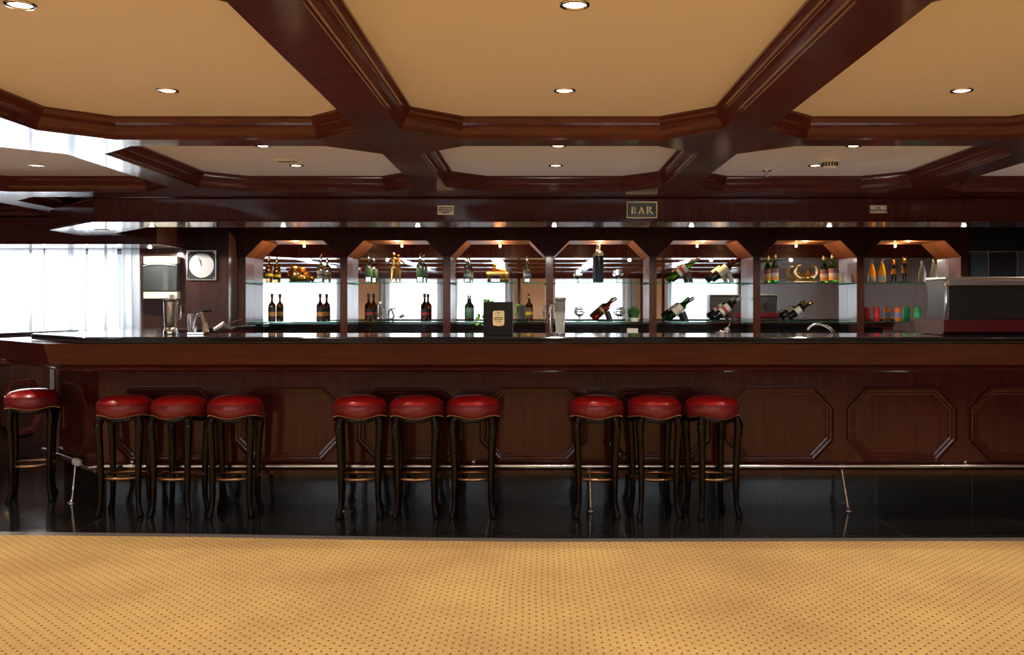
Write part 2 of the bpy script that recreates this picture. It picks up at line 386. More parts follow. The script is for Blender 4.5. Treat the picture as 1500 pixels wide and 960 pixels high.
for (a, b) in [(-5.08, -5.0), (-.56, -.49), (.25, .32), (2.62, 2.69), (3.18, 3.25), (5.2, 5.27)]:
    struct(MB().box(a, b, YR, YR+.03, .9, 2.02).build('trim_%d' % n, M['wood_v'])); n += 1
# ceiling: painted slab, beam grid with octagonal coffers, moulding in each coffer
PX, X0, HW, CH = 1.757, .112, .773, .262
rows = [(-4.0, -2.0, -3.85, -2.1), (-2.0, .3, -1.9, .2), (.3, 2.32, .4, 2.24), (2.32, 4.955, 2.405, 4.86), (4.955, 7.24, 5.05, 7.05)]
row3 = (7.24, 9.0, 7.38, 8.84)
struct(MB().box(XL, XR, YR, YF+.9, ZC, ZC+.1).build('ceiling', M['paint']))
beams = MB(); coffers = []
def cell(x0, x1, y0, y1, oc):
    R = [(x0, y0), (x1, y0), (x1, y1), (x0, y1)]
    vs = [(x, y, ZB) for x, y in R+oc]
    # octo order: bottom edge 0,1; right 2,3; top 4,5; left 6,7
    beams.add(vs, [(0, 1, 5, 4), (1, 6, 5), (1, 2, 7, 6), (2, 8, 7), (2, 3, 9, 8), (3, 10, 9), (3, 0, 11, 10), (0, 4, 11)])
for k in range(-4, 3):
    cx = X0+PX*k; xa, xb = cx-PX/2, cx+PX/2
    if k == -4: xa = XL
    for r in rows+([row3] if k <= -2 else []):
        oc = octo(cx-HW, cx+HW, r[2], r[3], CH); cell(xa, xb, r[0], r[1], oc); coffers.append(oc)
xk = X0+PX*2.5
beams.add([(xk, YR, ZB), (XR, YR, ZB), (XR, 7.24, ZB), (xk, 7.24, ZB)], [(0, 1, 2, 3)])
xm = X0+PX*(-1.5)
beams.add([(xm, 7.24, ZB), (XR, 7.24, ZB), (XR, YF+.9, ZB), (xm, YF+.9, ZB)], [(0, 1, 2, 3)])
beams.add([(XL, 9.0, ZB), (xm, 9.0, ZB), (xm, YF, ZB), (XL, YF, ZB)], [(0, 1, 2, 3)])
struct(beams.build('ceiling_beams', M['wood_beam']))
hh = ZC-ZB
prof = [(0, 0), (0, .012), (.006, .014), (.006, .026), (.010, .034), (.016, .046), (.024, .056), (.026, .058), (.026, .066), (.031, .068), (.033, .080), (.040, .092), (.048, .100), (.048, hh)]
n = 20
for oc in coffers:
    m = MB(); ring_sweep(m, oc, prof, lambda p, d: (p[0], p[1], ZB+d)); struct(m.build('trim_%d' % n, M['wood_mould'])); n += 1
# bulkhead over the window
struct(MB().box(XL, -3.6, 9.0, YF-.001, 1.871, ZB-.001).build('ceiling_bulkhead', M['wood_beam'], bevel=.004))
struct(MB().box(XL, -3.6, 8.985, 9.0, 1.871, 1.885).box(XL, -3.6, 8.985, 9.0, 2.09, 2.10).build('trim_80', M['wood_x']))

# ------------------------------------------------------------------ windows with sheers and drapes
def curtain(x0, x1, y, z0, z1, waves, amp, name, mat, label, group, phase=0, fold=None):
    nx = int((x1-x0)*90); vs = []; fs = []
    for i in range(nx+1):
        t = i/nx; x = x0+(x1-x0)*t
        o = amp*math.sin(waves*2*PI*t+phase)+amp*.5*math.sin(waves*4.7*PI*t+1+phase)
        for j in range(9):
            u = j/8; vs.append((x+.012*math.sin(6*t*waves+u*2), y+o*(.45+.55*(1-u)), z0+(z1-z0)*u))
    for i in range(nx):
        for j in range(8): a = i*9+j; fs.append((a, a+9, a+10, a+1))
    o = MB().add(vs, fs, True).build(name, mat, sharp=180); tag(o, label, 'curtain', group)
    if fold:
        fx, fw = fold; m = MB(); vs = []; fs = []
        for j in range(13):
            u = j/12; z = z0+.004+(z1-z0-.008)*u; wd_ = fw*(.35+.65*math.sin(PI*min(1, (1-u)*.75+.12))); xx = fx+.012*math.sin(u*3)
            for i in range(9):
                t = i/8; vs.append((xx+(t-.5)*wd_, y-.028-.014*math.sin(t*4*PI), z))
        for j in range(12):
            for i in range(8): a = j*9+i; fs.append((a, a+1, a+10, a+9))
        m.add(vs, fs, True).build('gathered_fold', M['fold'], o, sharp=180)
    return o
def window(i, x0, x1, y0, y1, z0, z1):
    g = struct(bpy.data.objects.new('window_%d' % i, None)); C.collection.objects.link(g)
    ym = (y0+y1)/2; m = MB()
    m.box(x0, x1, ym-.02, ym+.02, z0, z0+.04).box(x0, x1, ym-.02, ym+.02, z1-.04, z1).box(x0, x0+.04, ym-.02, ym+.02, z0+.04, z1-.04).box(x1-.04, x1, ym-.02, ym+.02, z0+.04, z1-.04)
    k = max(1, round((x1-x0)/1.2))
    for q in range(1, k): xx = x0+(x1-x0)*q/k; m.box(xx-.015, xx+.015, ym-.02, ym+.02, z0+.04, z1-.04)
    m.build('window_frame', M['grey'], g)
    MB().box(x0+.04, x1-.04, ym-.003, ym+.003, z0+.04, z1-.04).build('pane', M['pane'], g)
M['pane'] = sheer('window_pane_glass', (.9, .95, 1), .92)
window(1, -7.6, -4.1, YF, YF+.16, 1.0, 1.86)
for i, (a, b) in enumerate(REAR_WIN): window(i+2, a, b, YR-.12, YR, .9, 2.02)
for i, (a, b) in enumerate([(-7.58, -6.25), (-6.23, -5.06), (-5.04, -4.62), (-4.60, -4.28)]):
    curtain(a, b, 9.72, 1.005, 1.868, 2.2*(b-a)/.5, .018, 'sheer_curtain', M['sheer'],
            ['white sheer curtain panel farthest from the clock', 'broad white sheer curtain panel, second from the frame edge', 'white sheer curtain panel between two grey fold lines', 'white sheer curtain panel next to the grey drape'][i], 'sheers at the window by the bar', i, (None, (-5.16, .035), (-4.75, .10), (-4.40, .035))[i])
curtain(-4.27, -4.06, 9.74, 1.005, 1.868, 2.5, .02, 'grey_drape', M['drape'], 'grey drape bunched at the window edge beside the towel dispenser', None)
for i, (a, b) in enumerate(REAR_WIN):
    curtain(a+.02, b-.02, YR+.09, .92, 2.015, (b-a)*4, .02, 'sheer_curtain', M['sheer'] if i != 1 else M['drape2'] if 'drape2' in M else M['sheer'],
            'sheer curtain of rear window mirrored in the back bar, number %s along' % ['one', 'two', 'three', 'four', 'five'][i], 'rear sheers seen in the mirrors', i)
for i, (a, b) in enumerate([(-7.74, -7.6), (-5.25, -5.1), (-4.15, -3.9), (-2.66, -2.12), (-.90, -.66), (2.14, 2.5), (3.27, 3.42)]):
    curtain(a, b, YR+.13, .92, 2.015, 2, .02, 'grey_drape', M['drape'], 'grey drape beside rear window mirrored behind the bottles', 'rear drapes seen in the mirrors', i)

# low panelled wall at the window side
mb = MB().box(-4.86, -4.7, 6.0, YF-.12, 0, 1.03)
lw = thing('low_partition', 'low dark panelled partition below the curtained window', 'partition')
mb.build('panel_wall', M['wood_clock'], lw)
MB().box(-4.9, -4.66, 6.0, YF-.12, 1.031, 1.055).build('cap_rail', M['counter'], lw, bevel=.006)
MB().box(-4.699, -4.675, 6.0, YF-.12, .78, .80).build('chair_rail', M['wood_y'], lw)
PM = [(0, 0), (0, .022), (.009, .025), (.013, .012), (.017, .012), (.019, .018), (.030, .016), (.034, .007), (.038, .007), (.040, .010), (.050, .008), (.053, 0)]
for y0 in (8.35, 7.4, 6.45):
    m = MB(); ring_sweep(m, octo(y0, y0+.62, .12, .62, .12), PM, lambda p, d: (-4.699+d, p[0], p[1])); m.build('panel_moulding', M['wood_mould'], lw)

# ------------------------------------------------------------------ bar
PD = 6.14      # plane of the front panels
bar = thing('bar_counter', 'long mahogany bar front with octagonal panels and black plinth', 'bar')
A0, A1 = (-2.83, PD), (-3.45, 6.80)
body = [(XR-.01, PD), A0, A1, (-3.15, YF-.02), (-2.93, YF-.02), (-2.93, 7.1), (-2.60, 6.5), (XR-.01, 6.5)]
MB().prism(body, .205, 1.06).build('panel_board', M['wood_v'], bar)
kb = [(XR-.02, 6.18), (-2.80, 6.18), (-3.40, 6.84), (-3.11, YF-.03), (-2.95, YF-.03), (-2.95, 7.1), (-2.64, 6.48), (XR-.02, 6.48)]
MB().prism(kb, 0.0, .204).build('plinth', M['kick'], bar)
def run(pts, prof, name, mat, par):
    """profile (out, z) swept along an open polyline; out is towards the room"""
    m = MB(); P2 = [Vector(p) for p in pts]; loops = []
    for i, p in enumerate(P2):
        ns = []
        if i > 0: d = (P2[i]-P2[i-1]).normalized(); ns.append(Vector((-d.y, d.x)))
        if i < len(P2)-1: d = (P2[i+1]-P2[i]).normalized(); ns.append(Vector((-d.y, d.x)))
        q = sum(ns, Vector((0, 0)))
        if len(ns) == 2: q = q/(q.length**2)*2
        loops.append([(p.x+q.x*o, p.y+q.y*o, z) for o, z in prof])
    k = len(prof); vs = [v for l in loops for v in l]
    fs = [(i*k+j, i*k+(j+1) % k, (i+1)*k+(j+1) % k, (i+1)*k+j) for i in range(len(pts)-1) for j in range(k)]
    fs += [tuple(range(k)), tuple(range((len(pts)-1)*k, len(pts)*k))]
    m.add(vs, fs); return m.build(name, mat, par)
path = [(XR-.01, PD), A0, A1, (-3.17, 9.6)]
path = path   # out = -normal for this winding
def rp(prof): return [(-o, z) for o, z in prof]
path_r = path[::-1]
apron = [(0, .90), (.30, .915), (.335, .93), (.375, 1.058), (0, 1.058)]
run(path_r, rp(apron), 'apron', M['wood_x'], bar)
run(path_r, rp([(0, .862), (.05, .866), (.06, .885), (.25, .888), (.262, .893), (.262, .900), (.285, .902), (.300, .914), (0, .899)]), 'ledge_moulding', M['wood_mould'], bar)
run(path_r, rp([(0, .206), (.008, .206), (.008, .232), (.004, .238), (0, .238)]), 'base_moulding', M['wood_mould'], bar)
for i in range(-6, 4):
    x0 = 1.978+.7886*i; m = MB()
    oc = octo(x0, x0+.70, .289, .767, .127, .135)
    ring_sweep(m, oc, PM, lambda p, d: (p[0], PD-.0005-d, p[1])); m.build('panel_moulding', M['wood_mould'], bar)
d = (Vector(A1)-Vector(A0)).normalized(); nn = Vector((-d.y, d.x)); nn = nn if nn.y < 0 else -nn
m = MB(); oc = octo(.17, .74, .289, .767, .11, .135)
ring_sweep(m, oc, PM, lambda p, dd: (A0[0]+d.x*p[0]+nn.x*(dd+.0005), A0[1]+d.y*p[0]+nn.y*(dd+.0005), p[1])); m.build('panel_moulding', M['wood_mould'], bar)
cg = MB().box(-3.475, -3.445, 6.785, 6.815, .205, .895).build('window_light_strip', M['pale'+'_strip'], bar); cg['label'] = 'pale corner strip with painted window light'  # window light on the bar corner, painted pale on an added strip
MB().box(-2.55, XR-.02, 6.505, 7.0, .90, .94).build('work_shelf', M['steel'], bar)
# worktop
wt = [(XR-.01, 5.73), (-2.74, 5.73), (-3.44, 6.47), (-3.12, YF-.02), (-2.90, YF-.02), (-2.90, 7.2), (-2.45, 6.62), (XR-.01, 6.62)]
ct = MB().prism(wt, 1.0605, 1.10).build('bar_worktop', M['counter'], bevel=.010)
ct.modifiers['edge'].segments = 3
tag(ct, 'black polished stone bar top with rounded front edge', 'worktop')
# foot rail
fr = thing('foot_rail', 'polished steel foot rail along the base of the bar', 'rail')
RZ, RD = .263, 6.100
MB().tube([(-2.80, RD, RZ), (XR-.05, RD, RZ)], .018, 14).build('rail_tube', M['rail_steel'], fr)
MB().tube([(-3.02, 6.255, RZ), (-3.53, 6.80, RZ)], .018, 14).build('rail_tube', M['rail_steel'], fr)
MB().lathe([(0, -.012), (.022, -.012), (.026, 0), (.022, .012), (0, .012)], 16, T=Matrix.Translation((-3.015, 6.25, RZ)) @ Matrix.Rotation(PI/2, 4, 'X')).build('end_cap', M['pale_strip'], fr)
MB().tube([(-3.0, 6.25, RZ-.004), (-2.93, 6.16, RZ-.02), (-2.87, 6.10, RZ-.012), (-2.79, RD, RZ)], .012, 10).build('elbow', M['steel'], fr)
pprof = [(0, 0), (.030, 0), (.030, .004), (.016, .010), (.010, .022), (.007, .035), (.010, .05), (.006, .06), (.010, .10), (.0105, .12), (.006, .135), (.009, .145), (.006, .155), (.0095, .20), (.007, .235), (.007, .245)]
for (x, y, tx, ty) in [(-3.05, 6.235, -3.05, 6.285), (-1.235, 6.01, -1.245, RD), (.325, 6.01, .32, RD), (1.945, 6.01, 1.93, RD), (3.5, 6.01, 3.5, RD)]:
    sh = Matrix.Identity(4); sh[0][2] = (tx-x)/.245; sh[1][2] = (ty-y)/.245; sh[0][3] = x; sh[1][3] = y; sh[2][3] = .0005
    MB().lathe(pprof, 14, T=sh).build('rail_post', M['rail_steel'], fr)
    MB().lathe([(.0185, -.014), (.023, -.014), (.023, .014), (.0185, .014)], 14, T=Matrix.Translation((tx, RD if x > -3 else 6.287, RZ)) @ Matrix.Rotation(PI/2, 4, 'Y')).build('collar', M['rail_steel'] if x > -3 else M['pale_strip'], fr)
for x in (-2.6, -.42, 1.03, 2.72):
    MB().lathe([(.0185, -.012), (.024, -.012), (.024, .012), (.0185, .012)], 14, T=Matrix.Translation((x, RD, RZ)) @ Matrix.Rotation(PI/2, 4, 'Y')).box(x-.008, x+.008, RD, PD, RZ+.018, RZ+.034).build('wall_bracket', M['rail_steel'], fr)

# ------------------------------------------------------------------ canopy over the bar
cn = thing('bar_canopy', 'dark wooden canopy band above the bar carrying the signs', 'canopy')
outl = [(XR-.01, 7.44), (-3.47, 7.44), (-4.2, 8.22), (-4.26, 8.98)]
inn = [(-3.86, 8.98), (-3.83, 8.6), (-3.27, 7.94), (XR-.01, 7.94)]
CZ = 1.944
MB().prism(outl+inn, CZ, CZ+.022).build('soffit', M['wood_beam'], cn)
pr = outl[::-1]
run(pr, [(0, CZ-.002), (.008, CZ-.002), (.008, CZ+.010), (.003, CZ+.013), (0, CZ+.03)] and rp([(0, CZ-.002), (.008, CZ-.002), (.008, CZ+.010), (.003, CZ+.014), (.003, 2.12), (0, ZB-.002), (-.03, ZB-.002), (-.03, CZ+.023), (0, CZ+.023)]), 'fascia', M['wood_v'], cn)
run(inn[::-1], rp([(0, CZ-.002), (.006, CZ-.002), (.006, CZ+.012), (0, CZ+.012)]), 'inner_bead', M['wood_x'], cn)
run(inn, [(.0, CZ+.023), (-.02, CZ+.023), (-.02, ZB-.002), (0, ZB-.002)], 'inner_fascia', M['wood_v'], cn)
# signs
def sign(name, x, z, wd, ht, face, rim, label, lines, size, lc, y=7.434, serif=False, th=.004):
    g = thing(name, label, 'sign', (x, y, z))
    MB().box(-wd/2, wd/2, -.003, .0, -ht/2, ht/2).build('plate', face, g)
    r = MB(); ring_sweep(r, [(-wd/2, -ht/2), (wd/2, -ht/2), (wd/2, ht/2), (-wd/2, ht/2)], [(0, .0), (0, .006), (.006, .006), (.006, .003)], lambda p, dd: (p[0], -dd, p[1]))
    r.build('rim', rim, g)
    for i, ln in enumerate(lines):
        text(ln, size, (0, -.0042, (len(lines)-1)*size*.52-i*size*1.04), lc, g)
    return g
sg = sign('bar_sign', (940-790)/188, H+(450-308)/188, .236, .128, M['slate'], M['brass'], 'slate sign reading BAR in brass letters with brass rim', [], .09, M['brass'])
# serif capitals cut as slabs
def serif_letters(g, mat, h, x0):
    m = MB(); t = h*.20; s = h*.07; y0, y1 = -.0075, -.0028
    def B(a, b, c, e): m.box(a, b, y0, y1, c, e)
    def poly(p): m.prism(p, y0, y1, 'y')
    def bowl(cx, cz, rx, rz, th):
        o = [(cx+rx*math.cos(a), cz+rz*math.sin(a)) for a in [(-PI/2)+PI*i/12 for i in range(13)]]
        q = [(cx+(rx-th)*math.cos(a), cz+(rz-s)*math.sin(a)) for a in [(-PI/2)+PI*i/12 for i in range(13)]]
        for i in range(12): poly([o[i], o[i+1], q[i+1], q[i]])
    x = x0
    B(x-s, x+t+s, 0, s); B(x-s, x+t+s, h-s, h); B(x+s*.3, x+s*.3+t, s, h-s)
    B(x+t, x+t*1.8, 0, s); B(x+t, x+t*1.8, h-s, h); B(x+t, x+t*1.8, h*.52-s/2, h*.52+s/2)
    bowl(x+t*1.8, h*.26, h*.27, h*.26, t*.9); bowl(x+t*1.8, h*.76, h*.24, h*.24, t*.9)
    x = x0+h*.98
    poly([(x, 0), (x+h*.08, 0), (x+h*.42, h*.86), (x+h*.36, h)]); poly([(x+h*.36, h), (x+h*.42, h*.60), (x+h*.60, 0), (x+h*.82, 0), (x+h*.44, h)])
    B(x+h*.16, x+h*.60, h*.30, h*.30+s); B(x-h*.08, x+h*.18, 0, s); B(x+h*.52, x+h*.90, 0, s)
    x = x0+h*2.12
    B(x-s, x+t+s, 0, s); B(x-s, x+t+s, h-s, h); B(x+s*.3, x+s*.3+t, s, h-s)
    B(x+t, x+t*1.8, h-s, h); B(x+t, x+t*1.8, h*.47-s/2, h*.47+s/2); bowl(x+t*1.8, h*.73, h*.26, h*.27, t*.9)
    poly([(x+t*1.4, h*.47), (x+t*2.3, h*.47), (x+h*.86, s), (x+h*.62, s)]); B(x+h*.58, x+h*.98, 0, s)
    return m.build('lettering', mat, g)
L = serif_letters(sg, M['brass'], .056, -.082); L.location = (0, 0, -.030)
for q in (-1, 1):
    MB().lathe([(0, 0), (.003, 0), (.003, .002), (0, .002)], 8, T=Matrix.Translation((q*.105, -.003, 0)) @ Matrix.Rotation(PI/2, 4, 'X')).build('screw', M['ink'], sg)
sign('notice_sign', (653-790)/188, H+(450-308.3)/188, .125, .070, M['ivory'], M['brass'], 'small ivory notice reading sinking ship save the last drink', ['SINKING SHIP', 'SAVE THE LAST', 'DRINK'], .0180, M['ink'])
sign('notice_sign', (1285.5-790)/188, H+(450-307)/188, .135, .066, M['ivory'], M['brass'], 'small ivory notice with two lines reading for sailors only', ['BAR', 'FOR SAILORS ONLY'], .0180, M['ink'])

# ------------------------------------------------------------------ lights
def downlight(r, power, name, warm=WARM, spot=120, bulge=0):
    t = thing(name, '', 'light')
    MB().lathe([(r*.72, -.001), (r*.78, -.007), (r*.95, -.006), (r, -.003), (r, 0), (r*.72, 0)], 28).build('bezel', M['chrome'], t)
    MB().lathe([(0, -.0035-bulge), (r*.4, -.004-bulge*.9), (r*.73, -.0015-bulge*.3), (r*.73, -.0005), (0, -.0005)], 24).build('lens', M['lamp'], t)
    l = bpy.data.lights.new('lamp', 'SPOT'); l.energy = power; l.color = warm; l.spot_size = math.radians(spot); l.spot_blend = .7 if spot < 150 else .12; l.shadow_soft_size = r*.7
    o = bpy.data.objects.new('lamp', l); C.collection.objects.link(o); o.parent = t; o.location = (0, 0, -.012-bulge*.5)
    return t
dl = downlight(.050, P_COFFER, 'ceiling_light'); first = True
colname = {-4: 'beyond the window bay', -3: 'above the window bay', -2: 'over the single stool side', -1: 'above the bar end stools', 0: 'in the middle bay', 1: 'in the bay of the smoke detector', 2: 'over the coffee machine side'}
rowname = {3.03: 'front coffer, nearer the room', 4.23: 'front coffer, nearer the bar', 5.68: 'coffer before the bar, outer lamp', 6.47: 'coffer before the bar, inner lamp'}
for k in range(-4, 3):
    for y in (-3.0, -1.4, -.3, .9, 2.0, 3.03, 4.23, 5.68, 6.47):
        x = .112+1.7575*k
        loc = (x, y, ZC-.0006)
        if y in rowname: lb = 'round ceiling light %s, %s' % (colname[k], rowname[y]); gp = 'downlights in the coffers'
        else: lb = 'round recessed ceiling light in a coffer behind the viewer'; gp = 'downlights behind the viewer'
        if first: dl.location = loc; dl['label'] = lb; dl['group'] = gp; first = False
        else: dup(dl, loc, 0, lb, gp)
cl = downlight(.030, P_CANOPY, 'canopy_light', spot=176, bulge=.009); first = True
for px, lb in [(222, 'above the towel dispenser'), (415, 'above the golden dome ornament'), (612, 'above the golden standing figurine'), (812, 'under the ceiling between both signs'), (1013, 'right after the BAR sign'), (1215, 'before the sailors notice'), (1412, 'above the coffee machine')]:
    loc = ((px-790)/180.7, 7.75, CZ-.0006); lb = 'small round spotlight under the bar canopy '+lb
    if first: cl.location = loc; cl['label'] = lb; cl['group'] = 'canopy spotlights'; first = False
    else: dup(cl, loc, 0, lb, 'canopy spotlights')
dup(cl, (-3.83, 9.4, 1.8704), 0, 'small round light in the soffit over the towel dispenser', 'canopy spotlights')
dup(cl, (-5.25, 9.35, 1.8704), 0, 'small round light in the soffit over the curtains', 'canopy spotlights')
sp = tag(MB().lathe([(0, -.008), (.035, -.008), (.06, -.004), (.062, 0), (0, 0)], 24).build('speaker_disc', M['white']), 'flat round white speaker on the bright canopy corner', 'speaker'); sp.location = (-3.76, 8.22, CZ-.0008)

# ------------------------------------------------------------------ back bar
UZ, LZ, WZ = 1.543, 1.1245, .9586
S9 = 138.5; ND, NB = 10.108, 10.412
CX = [(p-790)/S9 for p in (354.5, 503.5, 654.5, 805, 956.5, 1108.5, 1260.5, 1413)]
bb = thing('back_bar', 'mahogany back bar with seven chamfered mirrored niches and glass shelves', 'back bar')
pts = [(CX[0]-.035, 1.814)]
for i in range(7):
    a, b = CX[i]+.040, CX[i+1]-.040
    pts += [(a, 1.814), (a+.172, 1.987), (b-.172, 1.987), (b, 1.814)]
pts += [(CX[7]+.035, 1.814), (CX[7]+.035, ZB-.003), (CX[0]-.035, ZB-.003)]
MB().prism(pts, ND-.012, NB, 'y').build('header', M['header'], bb)
for i in range(7):
    a, b = CX[i]+.040, CX[i+1]-.040
    o_ = [(a, 1.814), (a+.172, 1.987), (b-.172, 1.987), (b, 1.814)]; q_ = [(a+.004, 1.812), (a+.174, 1.983), (b-.174, 1.983), (b-.004, 1.812)]
    MB().prism(o_+q_[::-1], ND-.010, NB-.001, 'y').build('arch_lining', M['lining'], bb)
for i, x in enumerate(CX):
    MB().box(x-.039, x+.039, ND, NB, WZ+.001, 1.813).build('column', M['wood_niche'], bb, bevel=.002)
MB().box(CX[0]-.03, CX[7]+.03, 9.93, NB, .0, WZ-.031).build('base_cabinet', M['wood_v'], bb)
MB().box(CX[0]-.035, CX[7]+.035, 9.90, NB, WZ-.03, WZ).build('worktop', M['counter'], bb, bevel=.004)
for i in range(7):
    a, b = CX[i]+.041, CX[i+1]-.041
    MB().box(a-.03, b+.03, NB+.001, NB+.008, WZ, 2.02).build('mirror', M['mirror'], bb)
    bs = MB().box(a, b, NB-.014, NB-.001, WZ, 1.098 if i < 6 else 1.07)
    if i == 6: bs = MB().box(a, a+.30, NB-.014, NB-.001, WZ, 1.06)
    bs.build('splashback', M['counter'], bb)
    for z in (UZ, LZ):
        if i == 6 and z == LZ: sb = b
        else: sb = b
        MB().box(a+.001, sb-.001, ND+.015, NB-.001, z-.008, z).build('glass_shelf', M['shelf_glass'], bb)
        for xx in (a, b):
            q = 1 if xx == a else -1
            MB().box(min(xx, xx+q*.012), max(xx, xx+q*.012), ND+.03, NB-.01, z-.018, z-.0085).build('shelf_bracket', M['black_paint'], bb)
MB().box(CX[0]-.035, CX[7]+.035, NB+.009, NB+.03, .0, ZB-.003).build('back_board', M['wood_v'], bb)
# niche lamps
nl = thing('niche_lamp', '', 'light')
MB().lathe([(0, -.007), (.020, -.007), (.022, -.005), (.022, 0), (0, 0)], 18).build('lamp_housing', M['brass'], nl)
MB().lathe([(0, -.009), (.016, -.009), (.016, -.0072), (0, -.0072)], 16).build('lens', M['lamp_warm'], nl)
l = bpy.data.lights.new('lamp', 'POINT'); l.energy = P_NICHE; l.color = (1, .62, .28); l.shadow_soft_size = .008
lo = bpy.data.objects.new('lamp', l); C.collection.objects.link(lo); lo.parent = nl; lo.location = (0, 0, -.028)
nn_ = ['the golden dome ornament', 'the golden standing figurine', 'the golden piano', 'the tall teal bottle', 'the upper tilted wine bottles', 'the winged ornament', 'the dark and gold figure']
for i in range(7):
    loc = ((CX[i]+CX[i+1])/2, ND+.12, 1.9825); lb = 'small warm lamp inside niche top above '+nn_[i]
    if i == 0: nl.location = loc; nl['label'] = lb; nl['group'] = 'niche lamps'
    else: dup(nl, loc, 0, lb, 'niche lamps')

# ------------------------------------------------------------------ stools
def make_stool():
    t = thing('bar_stool', '', 'stool')
    R = .165
    def wob(v):
        x, y, z = v; r = math.hypot(x, y)
        if z < .628 and r > .1: z += .009*math.cos(4*math.atan2(y, x))*-1 if False else -.008*math.cos(4*math.atan2(y, x)-0)
        return (x, y, z)
    st = MB().lathe([(R*.99, .687), (R*.93, .704), (R*.78, .721), (R*.5, .733), (R*.2, .737), (0, .7375)], 48).build('seat_top', M['red_leather'], t)
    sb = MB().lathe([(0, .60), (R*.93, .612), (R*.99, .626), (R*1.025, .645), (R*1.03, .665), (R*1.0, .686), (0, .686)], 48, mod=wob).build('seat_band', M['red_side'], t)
    MB().tube([(R*1.0*math.cos(a), R*1.0*math.sin(a), .687) for a in [2*PI*i/48 for i in range(48)]], .0026, 6, True).build('piping', M['red_side'], t)
    nm = MB()
    for i in range(72):
        a = 2*PI*i/72; nm.ball((R*.985*math.cos(a), R*.985*math.sin(a), .613-.008*math.cos(4*a)), .0042, 6, 4)
    nm.build('nail_trim', M['brass'], t)
    # shaped skirt under the seat: legs stand on the diagonals, dips between them
    vs = []; fs = []; N = 96
    for i in range(N):
        a = 2*PI*i/N; c = math.cos(4*a)     # c=-1 on diagonals
        z1 = .610-.008*c; z0 = .588-.010*c+(.004*math.cos(8*a))
        for r, z in ((R*.99, z1), (R*.985, (z0+z1)/2), (R*1.0, z0+.004), (R*.985, z0), (R*.86, z0), (R*.86, z1+.0)): vs.append((r*math.cos(a), r*math.sin(a), z))
    for i in range(N):
        j = (i+1) % N
        for k in range(6): fs.append((i*6+k, j*6+k, j*6+(k+1) % 6, i*6+(k+1) % 6))
    MB().add(vs, fs, True).build('skirt', M['ebony'], t)
    for qx, qy in ((-1, -1), (1, -1), (1, 1), (-1, 1)):
        dx, dy = qx/math.sqrt(2), qy/math.sqrt(2)
        pth = [(.155, .612), (.163, .590), (.172, .565), (.173, .540), (.168, .500), (.163, .44), (.159, .36), (.156, .28), (.155, .20), (.155, .13), (.157, .09), (.163, .055), (.171, .030), (.177, .014), (.178, .001)]
        rad = [.018, .026, .0275, .026, .0235, .0215, .0205, .0195, .0185, .017, .0155, .0155, .019, .0225, .018]
        m = MB().tube([(r*dx, r*dy, z) for r, z in pth], rad, 12)
        # carved ridge on the knee and toe
        m.tube([((r+rr*.75)*dx, (r+rr*.75)*dy, z) for (r, z), rr in list(zip(pth, rad))[1:6]], [.004, .007, .007, .006, .003], 8)
        m.tube([((r+rr*.75)*dx, (r+rr*.75)*dy, z) for (r, z), rr in list(zip(pth, rad))[10:14]], [.003, .006, .007, .005], 8)
        m.build('leg', M['ebony'], t)
    rg = MB().tube([(.138*math.cos(a), .138*math.sin(a), .235) for a in [2*PI*i/40 for i in range(40)]], .0095, 10, True).build('foot_ring', M['copper'], t)
    rg['label'] = 'worn copper foot ring'
    return t
st = make_stool()
stools = [(-3.38, 6.375, 22, 'red leather bar stool standing alone at the angled end of the bar'),
          (-2.57, 5.935, 6, 'red bar stool of the first trio, next to the lone stool'),
          (-2.225, 5.915, -8, 'red bar stool in the middle of the first trio'),
          (-1.878, 5.91, 4, 'red bar stool of the first trio, facing the gap towards the second trio'),
          (-1.106, 5.90, 9, 'red bar stool of the second trio, nearest the first trio'),
          (-.756, 5.90, 4, 'red bar stool in the middle of the second trio'),
          (-.405, 5.90, 1, 'red bar stool of the second trio, below the black menu box'),
          (.352, 5.90, -2, 'red bar stool with rail post seen between its legs'),
          (.710, 5.90, 8, 'red bar stool in the middle of the trio farthest from the window'),
          (1.064, 5.90, 14, 'red bar stool at the open end beside uncovered bar panels')]
for i, (x, y, a, lb) in enumerate(stools):
    if i == 0: st.location = (x, y, .0005); st.rotation_euler = (0, 0, math.radians(a)); st['label'] = lb; st['group'] = 'red bar stools along the bar'
    else: dup(st, (x, y, .0005), math.radians(a), lb, 'red bar stools along the bar')

